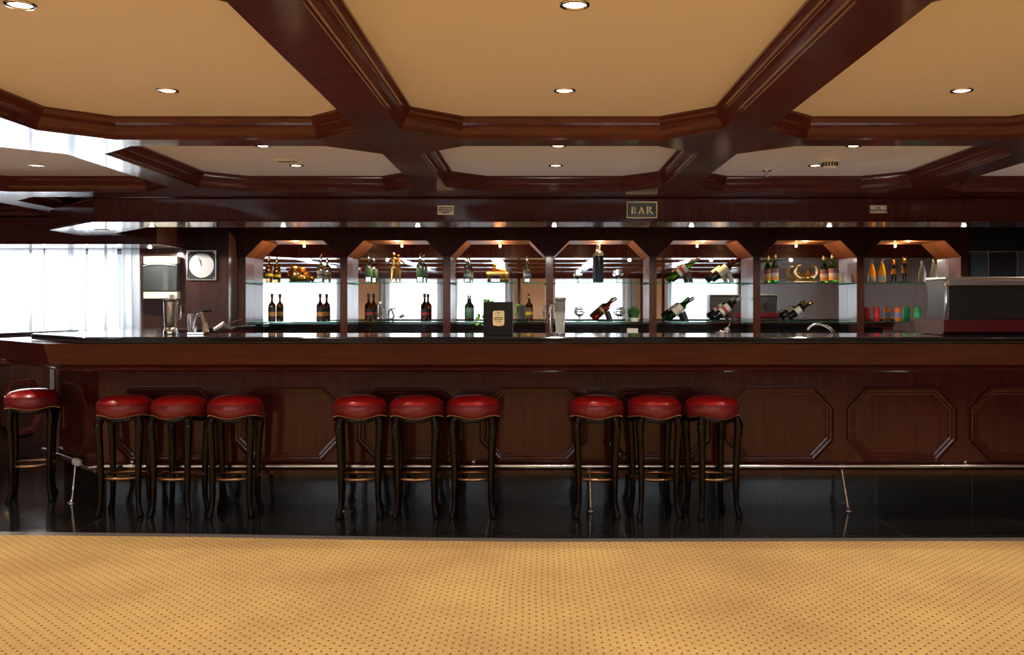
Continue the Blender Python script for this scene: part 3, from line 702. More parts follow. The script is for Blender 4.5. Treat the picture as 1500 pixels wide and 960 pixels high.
# ------------------------------------------------------------------ shelf goods
GS = 1.148; IY = 10.257; SI = F/IY
def X(px, D=IY): return (px-790)*D/F
def bottle(name, label, px, z, h, r, body, lab=None, cap=None, neck=.011, sh=.60, group=None, dy=0, style='spirit', capmat=None, lz=(.14, .42)):
    t = thing(name, label, 'bottle', (X(px, IY+dy), IY+dy, z+.0003), random.uniform(-.3, .3), group)
    make_bottle(t, h, r, body, lab, neck, sh, style, capmat, lz); return t
def make_bottle(t, h, r, body, lab, neck, sh, style, capmat, lz):
    hs = h*sh; nt_ = h*.90
    if style == 'beer': prof = [(0, .003), (r*.8, 0), (r, .006), (r, hs), (r*.9, hs+h*.05), (r*.6, hs+h*.13), (neck*1.15, hs+h*.20), (neck, nt_), (neck*1.15, nt_+.002), (neck*1.15, h*.955), (0, h*.955)]
    elif style == 'pin': prof = [(0, .003), (r*.75, 0), (r*.9, .01), (r, h*.28), (r*.98, h*.42), (r*.75, h*.62), (r*.5, h*.76), (neck, h*.86), (neck, h*.95), (0, h*.95)]
    elif style == 'wine': prof = [(0, .012), (r*.6, .004), (r*.92, 0), (r, .008), (r, hs), (r*.93, hs+h*.05), (r*.6, hs+h*.11), (neck*1.1, hs+h*.15), (neck, nt_), (neck*1.2, nt_+.004), (neck*1.2, h*.985), (neck, h), (0, h)]
    else: prof = [(0, .004), (r*.85, 0), (r, .006), (r, hs), (r*.88, hs+h*.055), (r*.5, hs+h*.11), (neck, hs+h*.15), (neck*.95, nt_), (0, nt_)]
    MB().lathe(prof, 24).build('bottle_body', body, t)
    if lab:
        a, b = lz; MB().lathe([(r+.0006, h*a), (r+.0012, h*a), (r+.0012, h*b), (r+.0006, h*b)], 24).build('paper_label', lab, t)
    if capmat and style == 'spirit': MB().lathe([(neck*1.0, nt_-.010), (neck*1.25, nt_-.010), (neck*1.25, h-.002), (neck*1.1, h), (0, h), (0, nt_+.0005), (neck, nt_+.0005)], 16).build('cap', capmat, t)
    elif capmat and style == 'pourer':
        pass
    elif capmat: MB().lathe([(neck*1.12+.001, h*.84), (neck*1.3+.001, h*.84), (neck*1.35+.001, h*.96), (neck*1.2, h+.001), (0, h+.001), (0, h+.0003), (neck*1.2, h*.99)], 16).build('foil' if style == 'wine' else 'cap', capmat, t)
def pourer(t, h, side=1):
    m = MB().lathe([(0, h-.002), (.009, h-.002), (.0105, h+.006), (.006, h+.010), (.005, h+.016), (0, h+.017)], 12)
    m.tube([(0, 0, h+.012), (.004*side, 0, h+.024), (.013*side, 0, h+.034)], [.0045, .004, .003], 8)
    m.build('pourer', M['chrome'], t)
def sp_bottle(label, px, z, hpx, body, lab, group=None, dy=0, r=.033, pour=False, capm='ink', sh=.56, side=1, lz=(.14, .44)):
    h = hpx/SI/GS
    if pour:
        hb = h-.034; t = thing('spirit_bottle', label, 'bottle', (X(px, IY+dy), IY+dy, z+.0003), random.uniform(-.3, .3), group)
        make_bottle(t, hb/.9, r, body, lab, .011, sh, 'spirit', None, lz); pourer(t, hb-.0, side); return t
    return bottle('spirit_bottle', label, px, z, h, r, body, lab, True, .011, sh, group, dy, 'spirit', M[capm], lz)
G1 = 'spirit bottles on the glass shelves'
sp_bottle('golden spirit bottle with yellow label beside the dome ornament', 394, UZ, 41, M['amber'], M['l_yellow'], G1, pour=True, r=.034)
sp_bottle('clear bottle with grey label beyond the dome ornament', 470, UZ, 41, M['pale'], M['l_grey'], G1, pour=True, r=.034)
sp_bottle('dark bottle with orange and black label under the yellow-labelled bottle', 398.5, LZ, 41, M['dark_amber'], M['l_orange'], G1, r=.034, lz=(.05, .52))
sp_bottle('dark bottle with orange and black label under the grey-labelled bottle', 469, LZ, 41, M['dark_amber'], M['l_orange'], G1, r=.034, lz=(.05, .52))
sp_bottle('clear gin-style bottle with green label before the golden figurine', 540.5, UZ, 44, M['pale'], M['l_green'], G1, r=.034, pour=True, side=-1, lz=(.18, .5))
sp_bottle('clear bottle with green label after the golden figurine', 615.5, UZ, 44, M['pale'], M['l_green'], G1, r=.034, pour=True, lz=(.18, .5))
sp_bottle('amber whisky bottle with red and black label, standing under the first green-labelled bottle', 540, LZ, 41, M['amber'], M['l_red'], G1, r=.036)
sp_bottle('amber whisky bottle with red label at the far end of its shelf', 622, LZ, 41, M['amber'], M['l_red'], G1, r=.036)
sp_bottle('clear bottle with pale blue label before the golden piano', 684.5, UZ, 40, M['pale'], M['l_blue'], G1, r=.034, pour=True)
sp_bottle('clear bottle with pale blue label after the golden piano', 772, UZ, 41, M['pale'], M['l_blue'], G1, r=.034, pour=True)
sp_bottle('clear bottle with grey green label beside the black menu box', 686, LZ, 41, M['pale'], M['l_green'], G1, r=.034, pour=True, lz=(.12, .5))
sp_bottle('pale gold bottle with yellow label on the shelf behind the menu box', 775, LZ, 42, M['amber'], M['l_gold'], G1, r=.035, pour=True, side=-1, lz=(.12, .5))
# tall frosted bottle
tb = thing('tall_bottle', 'tall slim teal bottle with frosted shoulders and metal stopper', 'bottle', (X(877.5), IY-.0, UZ+.0003))
MB().lathe([(0, .003), (.038, 0), (.042, .006), (.042, .25), (0, .25)], 28).build('bottle_body', M['blue_glass'], tb)
MB().lathe([(0, .2503), (.042, .2503), (.041, .27), (.03, .288), (.016, .297), (.013, .33), (0, .33)], 28).build('frosted_neck', M['frost'], tb)
MB().lathe([(0, .3303), (.012, .3303), (.016, .345), (.010, .352), (.012, .365), (0, .368)], 16).build('stopper', M['steel'], tb)
# snifters
def snifter(px, z, s, label, mouth_down=False, dy=0):
    t = thing('brandy_glass', label, 'glass', (X(px, IY+dy), IY+dy, z+.0003), 0, 'brandy glasses around the tall bottle')
    p = [(0, 0), (.030, 0), (.030, .002), (.006, .006), (.004, .012), (.004, .040), (.010, .046), (.030, .056), (.043, .078), (.044, .094), (.036, .122), (.033, .128), (.032, .128), (.035, .121), (.0425, .094), (.0415, .079), (.029, .058), (0, .049)]
    if mouth_down: p = [(r, .128-zz) for r, zz in p]
    MB().lathe([(r*s, zz*s) for r, zz in p], 28).build('bowl_and_stem', M['glass'], t)
    return t
snifter(847.5, UZ, .92, 'brandy glass on the shelf before the tall teal bottle', False)
snifter(907, UZ, .95, 'brandy glass on the shelf after the tall teal bottle', False)
snifter(849.5, LZ, 1.05, 'brandy glass beside the tilted rose bottle, under the first brandy glass')
snifter(909, LZ, 1.05, 'brandy glass between the tilted rose bottle and the grass plant')
# tilted bottles on rests
def tilted(px, z, length, ang, r, body, lab, label, lname, rest_label, foil=None, dy=0, lz=(.25, .55), restmat='black_paint'):
    a = math.radians(ang); D = IY+dy
    t = thing('wine_bottle', label, 'bottle', (0, 0, 0), 0, 'tilted bottles on rests')
    make_bottle(t, length, r, body, lab, .0125, .55, 'wine', foil, lz)
    bx = X(px, D); bz = z+GS*(r*math.cos(a)+.0008)
    t.location = (bx, D, bz); t.rotation_euler = (0, PI/2-a, 0)
    # rest: slanted block touching the underside at .52 of the length
    L_ = length*.52; cxp = L_*math.cos(a)+(r+.002)*math.sin(a); czp = r*math.cos(a)+L_*math.sin(a)-(r+.002)*math.cos(a)
    rt = thing('bottle_rest', rest_label, 'bottle rest', (bx, D, z+.0003), 0, 'rests under the tilted bottles')
    pp = [(cxp-.020, czp-.020*math.tan(a)-.004), (cxp+.010, czp+.010*math.tan(a)-.004), (cxp+.030, czp*.55), (cxp+.045, 0), (cxp+.010, 0), (cxp-.004, czp*.5)]
    MB().prism(pp, -.03, .03, 'y').build('slanted_block', M[restmat], rt, bevel=.003)
    MB().box(r*math.sin(a)+.022, cxp+.012, -.006, .006, 0, .004).build('foot_bar', M[restmat], rt)
    return t
tilted(982.5, UZ, .33, 36, .040, M['green_glass'], M['l_whitered'], 'tilted green wine bottle with white label on the shelf above its twin', '', 'black rest under the bright green bottle', M['steel'])
tilted(1042, UZ, .33, 36, .040, M['wine_glass'], M['l_white'], 'tilted dark bottle with red topped label and white highlights', '', 'grey rest under the dark bottle with red topped label', M['maroon'], restmat='grey')
tilted(977, LZ, .315, 37, .041, M['dgreen_glass'], M['l_white'], 'tilted deep green bottle with plain cream label, on the lower shelf', '', 'black rest under the cream-labelled green bottle', M['steel'])
tilted(1046, LZ, .315, 37, .041, M['wine_glass'], M['l_whitered'], 'tilted black wine bottle with cream and red label, lower shelf', '', 'black rest under the lower black bottle', M['grey'])
tilted(869, LZ, .29, 42, .038, M['rose'], M['l_orange'], 'tilted reddish bottle between two brandy glasses', '', 'black rest under the tilted reddish bottle', M['steel'], lz=(.3, .5))
# beer bottles
GB = 'green beer bottles in the sixth niche'
def beer(px, dy, lab, label): bottle('beer_bottle', label, px, UZ, 41/SI/GS, .036, M['green_glass'], lab, True, .0125, .54, GB, dy, 'beer', M['l_gold'], (.08, .5))
beer(1134.5, 0, M['l_beer'], 'green beer bottle with printed label before the winged ornament')
beer(1220, 0, M['l_beer'], 'green beer bottle with printed label beside the small cream cup')
cu_ = thing('cream_cup', 'small cream cup at the end of the beer bottle shelf', 'cup', (X(1231.5), IY, UZ+.0003))
MB().lathe([(0, 0), (.022, 0), (.026, .01), (.026, .085), (.024, .085), (.023, .012), (0, .008)], 20).build('cup_body', M['beige'], cu_)
# alcopops
GA = 'bottles with tapered shoulders in the last niche'
for px, body, lb in ((1292, 'orange_drink', 'orange drink bottle with silver cap beside the dark and gold figure'),
                     (1368, 'frost', 'pale milky bottle half hidden by the coffee machine')):
    t = bottle('drink_bottle', lb, px, UZ, 34/SI/GS, .036, M[body], None, True, .011, .5, None, 0, 'pin', M['steel'])
    if body == 'orange_drink': MB().lathe([(.0355, .01), (.037, .014), (.037, .062), (.036, .064)], 20).build('paper_label', M['grey'], t)
# cans
for px, mat, lb, dy in ((1284, 'can_red', 'red drink can, first on the lower shelf of the last niche', 0),
                    (1315, 'can_blueorange', 'orange drink can with a blue band', 0), (1344, 'can_green', 'green drink can beside the coffee machine', 0)):
    t = thing('drink_can', lb, 'can', (X(px, IY+dy), IY+dy, LZ+.0003), 0, 'drink cans on the lower shelf')
    MB().lathe([(0, .004), (.022, 0), (.0255, .003), (.031, .012), (.031, .120), (.026, .132), (0, .132)], 24).build('can_body', M[mat], t)
    MB().lathe([(0, .1322), (.0255, .1322), (.027, .136), (.025, .136), (.0235, .1335), (0, .1335)], 24).build('can_lid', M['steel'], t)
# shot glasses and tumblers on the worktop
k = 0
sg_ = thing('shot_glass', 'small glass among the crowded upturned glasses on the back worktop', 'glass', (X(533, 10.1), 10.02, WZ+.0004), 0, 'upturned glasses on the worktop')
MB().lathe([(0, .085), (.020, .085), (.0215, .083), (.026, 0), (.0245, 0), (.020, .074), (0, .074)], 16).build('glass_body', M['glass'], sg_)
for r_ in range(3):
    for c_ in range(15):
        if r_ == 0 and c_ == 0: continue
        x = X(533, 10.1)+.052*c_+random.uniform(-.002, .002)+(.02 if r_ % 2 else 0)
        if c_ > (12 if r_ else 9): continue
        g = dup(sg_, (x, 10.02+.064*r_, WZ+.0004), 0)
        s_ = (1.12 if c_ < 7 else .9); g.scale = (.95, .95, s_*1.1)
for px, dx in ((611, 0), (624, 0), (634, 0)):
    g = thing('tumbler', ['straight tumbler just past the crowded glasses', 'empty tumbler beside the niche column, first of two', 'empty tumbler beside the niche column, last of two'][[611, 624, 634].index(px)], 'glass', (X(px, 10.0), 10.0, WZ+.0004), 0, 'tumblers on the worktop')
    MB().lathe([(0, 0), (.027, 0), (.032, .10), (.030, .10), (.0255, .008), (0, .008)], 20).build('glass_body', M['glass'], g)
for i, px in enumerate((403, 409, 415, 421)):
    g = dup(sg_, (X(px, 10.05), 10.05, WZ+.0004), 0, 'small glass under the dark bottles of the first niche', 'glasses in the first niche'); g.scale = (1.1, 1.1, .85)
# card
cdn = thing('standing_card', 'small cream card standing at the foot of the plant niche', 'card', (X(926.5, 10.0), 10.0, WZ+.0003))
MB().prism([(-.02, 0), (.02, 0), (.002, .085), (-.002, .085)], -.05, .05, 'x').build('folded_card', M['cream'], cdn)
# grass plant
gp = thing('grass_plant', 'bushy grass-like plant on the shelf beside the brandy glass', 'plant', (X(930), IY-.0, LZ+.0003))
MB().lathe([(0, 0), (.035, 0), (.045, .035), (.042, .035), (.034, .006), (0, .006)], 20).build('pot', M['white'], gp)
MB().lathe([(0, .006), (.034, .007), (.041, .03), (0, .031)], 18).build('soil', M['bronze'], gp)
gm = MB()
for i in range(260):
    a = random.uniform(0, 2*PI); l = random.uniform(.06, .13); s = random.uniform(.05, .9); r0 = random.uniform(0, .03); x0, y0 = r0*math.cos(a), r0*math.sin(a)
    p = [Vector((x0+math.cos(a)*s*l*u*.55, y0+math.sin(a)*s*l*u*.55, .030+l*(u-.28*s*u*u))) for u in (0, .4, .75, 1)]
    wv = Vector((-math.sin(a), math.cos(a), 0))*.0022; vs = []
    for q, pp in enumerate(p): ww = wv*(1, .9, .6, .1)[q]; vs += [pp-ww, pp+ww]
    gm.add(vs, [(0, 1, 3, 2), (2, 3, 5, 4), (4, 5, 7, 6)])
gm.build('blades', M['grass'], gp)

# ------------------------------------------------------------------ figures
def skin(name, mat, verts, edges, radii, parent, loc=(0, 0, 0), scale=1.0, sub=2):
    me = bpy.data.meshes.new(name); me.from_pydata([tuple(Vector(v)*scale) for v in verts], edges, []); me.materials.append(mat)
    o = bpy.data.objects.new(name, me); C.collection.objects.link(o); o.parent = parent; o.location = loc
    m = o.modifiers.new('skin', 'SKIN'); m.use_smooth_shade = True
    for i, r in enumerate(radii):
        sv = me.skin_vertices[0].data[i]; rr = r if isinstance(r, tuple) else (r, r); sv.radius = (rr[0]*scale, rr[1]*scale)
    me.skin_vertices[0].data[0].use_root = True
    s = o.modifiers.new('sub', 'SUBSURF'); s.levels = sub; s.render_levels = sub
    return o
def human(mat, parent, loc, Hh, arms, stride=.05, mirror=1):
    q = mirror
    v = [(0, 0, .50), (0, 0, .60), (0, 0, .72), (0, 0, .80), (0, 0, .855), (0, -.005, .93), (0, 0, .975),
         (-.055, 0, .48), (-.06*q-stride*0, -.02, .27), (-.075, -stride, .045), (-.075, -stride-.06, .02),
         (.055, 0, .48), (.06, .02, .27), (.07, stride, .045), (.07, stride-.06, .02),
         (-.12, 0, .785), (.12, 0, .785)]
    e = [(0, 1), (1, 2), (2, 3), (3, 4), (4, 5), (5, 6), (0, 7), (7, 8), (8, 9), (9, 10), (0, 11), (11, 12), (12, 13), (13, 14), (3, 15), (3, 16)]
    r = [(.075, .06), (.062, .05), (.085, .055), (.07, .045), .030, (.048, .055), .035, .058, .040, .026, .018, .058, .040, .026, .018, .036, .036]
    for side, pts in arms.items():
        root = 15 if side < 0 else 16
        for i, p in enumerate(pts):
            v.append(p); e.append((root, len(v)-1)); root = len(v)-1; r.append((.030, .024, .020)[min(i, 2)])
    return skin('figure_body', mat, v, e, r, parent, loc, Hh)
# 1 dome ornament
g = thing('dome_ornament', 'golden ornament of a rounded hood with an orb on a black base', 'ornament', (X(434), IY, UZ+.0003))
MB().box(-.060, .125, -.04, .04, 0, .016).build('base', M['black_paint'], g, bevel=.003)
m = MB(); m.lathe([(.042, 0), (.062, .03), (.066, .07), (.058, .105), (.035, .132), (0, .142)], 24, T=Matrix.Translation((-.015, 0, .016)) @ Matrix.Diagonal((1, .62, 1, 1)))
m.build('hood', M['gold'], g)
MB().lathe([(0, -.03), (.030, -.026), (.050, -.01), (.050, .01), (.030, .026), (0, .03)], 24, T=Matrix.Translation((.022, .014, .062)) @ Matrix.Rotation(PI/2, 4, 'X')).build('crouching_body', M['gold'], g)
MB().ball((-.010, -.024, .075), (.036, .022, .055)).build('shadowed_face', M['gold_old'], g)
MB().ball((.083, -.015, .040), (.024, .022, .024)).build('orb', M['gold'], g)
m = MB()
for i in range(5): m.tube([(.028+.007*i, -.022, .018), (.031+.007*i, -.034, .042-.002*i), (.036+.008*i, -.02, .062-.004*i)], .006, 8)
m.build('paw', M['gold'], g)
# 2 couple
g = thing('standing_figurine', 'golden figurine of a slim standing figure with raised arm', 'ornament', (X(580), IY, UZ+.0003))
MB().box(-.062, .062, -.03, .03, 0, .008).build('base', M['gold_old'], g, bevel=.002)
human(M['gold'], g, (-.020, 0, .006), .27, {-1: [(-.19, -.06, .70), (-.10, -.14, .73)], 1: [(.20, -.02, .70), (.24, -.10, .64)]}, .05)
MB().lathe([(0, .012), (.010, .010), (.017, 0), (.015, -.006), (0, -.006)], 14, T=Matrix.Translation((-.020, 0, .266))).build('hat', M['gold'], g)
# 3 piano
g = thing('piano_ornament', 'golden grand piano ornament with raised lid on dark base', 'ornament', (X(729), IY, UZ+.0003))
MB().box(-.10, .10, -.045, .045, 0, .008).build('base', M['black_paint'], g, bevel=.002)
outline = [(-.098, -.045), (.075, -.045), (.098, -.038), (.100, -.01), (.075, .02), (.03, .035), (-.02, .045), (-.098, .045)]
MB().prism(outline, .075, .105).build('case', M['gold'], g, bevel=.004)
MB().box(-.104, -.045, -.060, -.044, .078, .092).box(-.10, -.05, -.062, -.060, .088, .094).build('keyboard', M['gold'], g)
T = Matrix.Translation((0, .042, .106)) @ Matrix.Rotation(math.radians(58), 4, 'X')
MB().prism([(-.045, -.0), (.078, -.0), (.075, .03), (.045, .06), (-.005, .088), (-.04, .092)], 0, .005, T=T).build('lid', M['gold'], g, bevel=.001)
MB().tube([(.06, -.03, .105), (.045, .03, .155)], .003, 6).build('lid_prop', M['gold'], g)
for lx, ly in ((-.085, -.035), (-.085, .035), (.03, .02), (.06, -.035), (.085, -.02)):
    MB().lathe([(0, .0085), (.008, .0085), (.012, .018), (.007, .03), (.009, .045), (.014, .055), (.010, .066), (.012, .0748), (0, .0748)], 12, T=Matrix.Translation((lx, ly, 0))).build('leg', M['gold'], g)
pb = MB().ball((-.035, -.015, .125), (.022, .016, .022)); pb.ball((-.025, -.012, .155), (.013, .013, .016)); pb.tube([(-.045, -.02, .128), (-.062, -.035, .118), (-.075, -.045, .110)], [.008, .007, .005], 8)
pb.tube([(-.035, -.015, .12), (.01, -.02, .115), (.05, -.02, .112)], [.014, .012, .008], 8); pb.build('seated_figure', M['gold'], g)
# 4 winged ornament
g = thing('winged_ornament', 'antique gold ornament of a kneeling figure with two curved wings', 'ornament', (X(1180), IY, UZ+.0003))
MB().box(-.10, .10, -.03, .03, 0, .012).build('base', M['gold_old'], g, bevel=.002)
def crescent(cx, cz, R, a0, a1, wmax, mat, yy=0):
    pts, rs = [], []
    for i in range(17):
        u = i/16; a = math.radians(a0+(a1-a0)*u); pts.append((cx+R*math.cos(a), yy, cz+R*math.sin(a))); rs.append(.003+wmax*math.sin(PI*u)**.8)
    # flattened blade: width in the plane, thin across
    m = MB(); vs = []; fs = []
    for p, r, i in zip(pts, rs, range(17)):
        a = math.radians(a0+(a1-a0)*i/16); n2 = Vector((math.cos(a), 0, math.sin(a)))
        for k in range(10):
            t = 2*PI*k/10; vs.append(Vector(p)+n2*r*math.cos(t)+Vector((0, 1, 0))*.006*math.sin(t))
    for i in range(16):
        for k in range(10): fs.append((i*10+k, i*10+(k+1) % 10, (i+1)*10+(k+1) % 10, (i+1)*10+k))
    m.add(vs, fs, True); return m
crescent(-.030, .100, .062, 100, 300, .022, None, 0).build('wing', M['gold_old'], g)
crescent(.050, .100, .062, 80, -120, .022, None, 0).build('wing', M['gold_old'], g)
m = MB().ball((.02, -.012, .045), (.020, .018, .034)); m.ball((.020, -.014, .092), (.012, .012, .014)); m.tube([(.012, -.012, .03), (.055, -.016, .04), (.06, -.012, .014)], [.013, .011, .009], 8)
m.tube([(.02, -.012, .068), (-.02, -.02, .062), (-.045, -.018, .085)], [.008, .007, .005], 8).tube([(.02, -.012, .068), (.05, -.02, .075), (.065, -.018, .105)], [.008, .007, .005], 8)
m.build('kneeling_figure', M['gold'], g)
# 5 dark and gold figures
g = thing('eared_figurine', 'dark standing figurine with gold kilt, gold headdress and tall ears', 'ornament', (X(1325), IY, UZ+.0003))
MB().box(-.075, .060, -.03, .03, 0, .010).build('base', M['bronze'], g, bevel=.002)
for fx, q in ((.0, 1),):
    hb = human(M['bronze'], g, (fx, 0, .008), .225, {-1: [(-.16, -.03, .64), (-.12, -.10, .56)], 1: [(.17, -.03, .64), (.20, -.08, .56)]}, .04)
    MB().lathe([(0, 0), (.030, 0), (.027, .02), (.019, .050), (0, .052)], 16, T=Matrix.Translation((fx, 0, .088))).build('kilt', M['gold'], g)
    MB().lathe([(.024, 0), (.022, .02), (.012, .042), (0, .048), (0, .0)], 16, T=Matrix.Translation((fx, 0, .178))).build('headdress', M['gold'], g)
    e = MB()
    for s_ in (-1, 1): e.lathe([(.0055, 0), (.005, .012), (0, .034)], 8, T=Matrix.Translation((fx+s_*.008, 0, .216)) @ Matrix.Rotation(s_*.35, 4, 'Y'))
    e.build('ears', M['gold'], g)
# wire rack with two bottles
wr = thing('wire_bottle_rack', 'black wire rack holding a foil-topped bottle on the lower shelf', 'bottle rack', (X(1153), IY, LZ+.0003))
ww = MB()
for yy in (-.045, .045):
    ww.tube([(-.03, yy, .012), (.0, yy, .003), (.22, yy, .003), (.14, yy, .05)], .0028, 6)
    ww.tube([(.0, yy, .003), (-.02, yy, .07), (.04, yy, .13), (.10, yy, .15)], .0028, 6)
ww.tube([(.14, -.045, .05), (.14, .045, .05)], .0028, 6).tube([(-.02, -.045, .07), (-.02, .045, .07)], .0028, 6).tube([(.0, -.045, .003), (0, .045, .003)], .0028, 6)
ww.build('wire_frame', M['chrome'], wr)
for i, yy in enumerate((0,)):
    t = thing('sparkling_wine_bottle', 'dark sparkling wine bottle with gold foil lying in the wire rack', 'bottle')
    make_bottle(t, .275, .036, M['wine_glass'], M['l_white'], .014, .5, 'wine', M['gold'], (.3, .5))
    a = math.radians(33); t.location = (X(1153)+.012+i*.028, IY+yy, LZ+GS*(.036*math.cos(a)+.009)); t.rotation_euler = (0, PI/2-a, 0)

GS = 1.0
# ------------------------------------------------------------------ things on and behind the counter
# blender
bl = thing('blender', 'steel jug blender standing at the window end of the bar', 'blender', (-2.43, 6.30, 1.1005))
MB().lathe([(0, 0), (.044, 0), (.046, .012), (.040, .040), (.034, .046), (0, .046)], 24).build('base', M['chrome'], bl)
MB().lathe([(0, .0465), (.036, .0465), (.040, .06), (.045, .20), (.046, .215), (.043, .215), (.042, .20), (.037, .062), (0, .06)], 24).build('jug', M['steel'], bl)
MB().lathe([(0, .2155), (.047, .2155), (.047, .226), (.02, .230), (0, .230)], 24).build('lid', M['black_paint'], bl)
MB().box(-.004, .030, -.018, .018, .2305, .262).build('lid_cap', M['white'], bl, bevel=.004)
MB().tube([(.044, 0, .195), (.068, 0, .19), (.066, 0, .10), (.042, 0, .085)], .006, 8).build('handle', M['chrome'], bl)
MB().box(-.006, .006, -.048, -.040, .075, .18).build('level_window', M['grey'], bl, bevel=.002)
# lever citrus press
lp = thing('lever_press', 'chrome lever press with black handle beside the steel blender', 'juicer', (-2.27, 6.34, 1.1005))
MB().prism([(-.05, -.05), (.06, -.05), (.07, .04), (-.05, .05)], 0, .014).build('base', M['chrome'], lp, bevel=.003)
MB().tube([(-.02, .02, .014), (-.015, .02, .08), (.0, .01, .125), (.03, 0, .145)], [.016, .012, .012, .010], 12).build('column', M['chrome'], lp)
MB().tube([(.03, 0, .145), (.045, -.005, .10), (.06, -.01, .05), (.06, -.01, .014)], [.010, .014, .018, .024], 12).build('press_head', M['chrome'], lp)
MB().tube([(.0, .01, .150), (.10, .0, .158)], .0055, 8).tube([(.04, .004, .153), (.105, 0, .158)], .0085, 10).build('handle', M['black_paint'], lp)
MB().lathe([(.014, 0), (.018, .05), (.018, .10), (.016, .12), (0, .12), (0, 0)], 16, T=Matrix.Translation((-.035, -.022, .0145))).build('cylinder', M['steel'], lp)
cs = thing('metal_cup', 'tilted small metal cup with a long spoon beyond the lever press', 'cup', (-2.13, 6.28, 1.1005))
T = Matrix.Translation((0, 0, .024)) @ Matrix.Rotation(math.radians(62), 4, 'Y')
MB().lathe([(0, 0), (.022, 0), (.028, .075), (.026, .075), (.020, .004), (0, .004)], 20, T=T).build('cup_body', M['steel'], cs)
MB().tube([(.02, 0, .035), (.10, 0, .075), (.17, 0, .098)], .0022, 6).build('spoon', M['chrome'], cs)
m = MB()
for i in range(9): m.tube([(.05, -.01+.004*i, .03), (.08+.006*i, -.02+.005*i, .045+.003*(i % 3)), (.12, -.02+.006*i, .03+.004*(i % 4))], .0016, 5)
m.build('whisk_wires', M['chrome'], cs)
# menu box
mbx = thing('menu_box', 'black upright menu box with a gold emblem plate on the bar top', 'menu box', ((729.5-790)/233, 6.03, 1.1005), math.radians(-1.5))
MB().box(-.0925, .0925, -.018, .045, 0, .212).build('box_body', M['card'], mbx, bevel=.003)
shape = [(-.036, .004), (-.028, -.006), (-.012, -.006), (-.008, -.009), (.008, -.009), (.012, -.006), (.028, -.006), (.036, .004), (.036, .082), (.031, .088), (-.031, .088), (-.036, .082)]
MB().prism([(x+.004, z+.068) for x, z in shape], -.0205, -.0185, 'y').build('gold_plate', M['gold_pl'] if 'gold_pl' in M else M['brass'], mbx)
text('PRESIDENTIAL', .0092, (.004, -.0213, .112), M['ink'], mbx, ext=.0004)
text('NILE CRUISES', .0092, (.004, -.0213, .1005), M['ink'], mbx, ext=.0004)
text('C A I R O', .0078, (.004, -.0213, .088), M['ink'], mbx, ext=.0004)
em = MB(); em.prism([(.001, .134), (.007, .134), (.007, .146), (.004, .150), (.001, .146)], -.0218, -.0206, 'y')
for s_ in (-1, 1):
    em.tube([(.004+s_*.022*math.cos(a), -.0212, .136+.012*math.sin(a)) for a in [(-.6)+.25*i for i in range(8)]], .0012, 5)
em.box(-.008, .016, -.0218, -.0206, .124, .1255)
em.build('crest', M['ink'], mbx)
# mint plant behind the box
mp_ = thing('mint_plant', 'leafy mint sprigs showing behind the menu box', 'plant', (-.30, 6.22, 1.1005))
MB().lathe([(0, 0), (.030, 0), (.036, .07), (.033, .07), (.028, .006), (0, .006)], 20).build('glass_pot', M['glass'], mp_)
MB().tube([(0, 0, .01), (-.01, 0, .12), (-.03, .0, .215)], .0025, 6).tube([(0, 0, .01), (-.03, 0, .09), (-.085, 0, .115)], .0022, 6).tube([(0, 0, .01), (-.04, 0, .06), (-.095, .01, .075)], .002, 6).build('stem', M['grass'], mp_)
m = MB()
def leaf(m, p, d, up, l, w_):
    d = Vector(d).normalized(); s = d.cross(Vector(up)).normalized(); u_ = s.cross(d)
    p = Vector(p); vs = [p]; 
    prof = [(.2, .7, .05), (.5, 1, .10), (.8, .6, .06)]
    for a, b_, c in prof: vs += [p+d*l*a-s*w_*b_+u_*l*c, p+d*l*a+u_*l*(c-.05), p+d*l*a+s*w_*b_+u_*l*c]
    vs.append(p+d*l)
    m.add(vs, [(0, 1, 2), (0, 2, 3), (1, 4, 5, 2), (2, 5, 6, 3), (4, 7, 8, 5), (5, 8, 9, 6), (7, 10, 8), (8, 10, 9)], True)
for p, d_, l_ in [((-.03, 0, .205), (-.8, -.2, .5), .045), ((-.03, 0, .21), (1, -.2, -.25), .05), ((-.03, 0, .19), (.4, -.5, .2), .04), ((-.03, 0, .21), (.1, -.4, .3), .035),
                  ((-.085, 0, .115), (-.5, -.2, .6), .03), ((-.085, 0, .115), (-.8, -.3, -.5), .04), ((-.07, 0, .11), (.3, -.4, .4), .03), ((-.095, .01, .075), (-1, -.2, .1), .035), ((-.095, .01, .075), (-.3, -.5, -.3), .035), ((-.08, 0, .07), (.5, -.4, -.2), .03)]:
    leaf(m, p, d_, (0, -1, .4), l_, l_*.32)
m.build('leaves', M['lead'], mp_)
# grinder-like dispenser with ribbed grey lid
ds = thing('drink_mixer', 'tall mixer with ribbed grey head, glass beaker and chrome side arm', 'mixer', ((820.5-790)/226, 6.20, 1.1005))
MB().lathe([(0, 0), (.034, 0), (.036, .006), (.034, .012), (0, .012)], 20).build('base', M['chrome'], ds)
MB().lathe([(0, .0125), (.028, .0125), (.034, .145), (.032, .145), (.027, .018), (0, .018)], 20).build('beaker', M['frost'], ds)
pf = [(0, .1455), (.036, .1455)]
for i in range(7): pf += [(.036, .150+i*.011), (.033, .153+i*.011), (.036, .157+i*.011)]
pf += [(.041, .228), (.041, .238), (.030, .246), (0, .247)]
MB().lathe(pf, 24, smooth=False).build('ribbed_head', M['grey'], ds)
MB().tube([(-.030, 0, .008), (-.062, 0, .012), (-.064, 0, .10), (-.060, 0, .19), (-.036, 0, .205)], [.008, .009, .010, .010, .008], 10).build('side_arm', M['chrome'], ds)
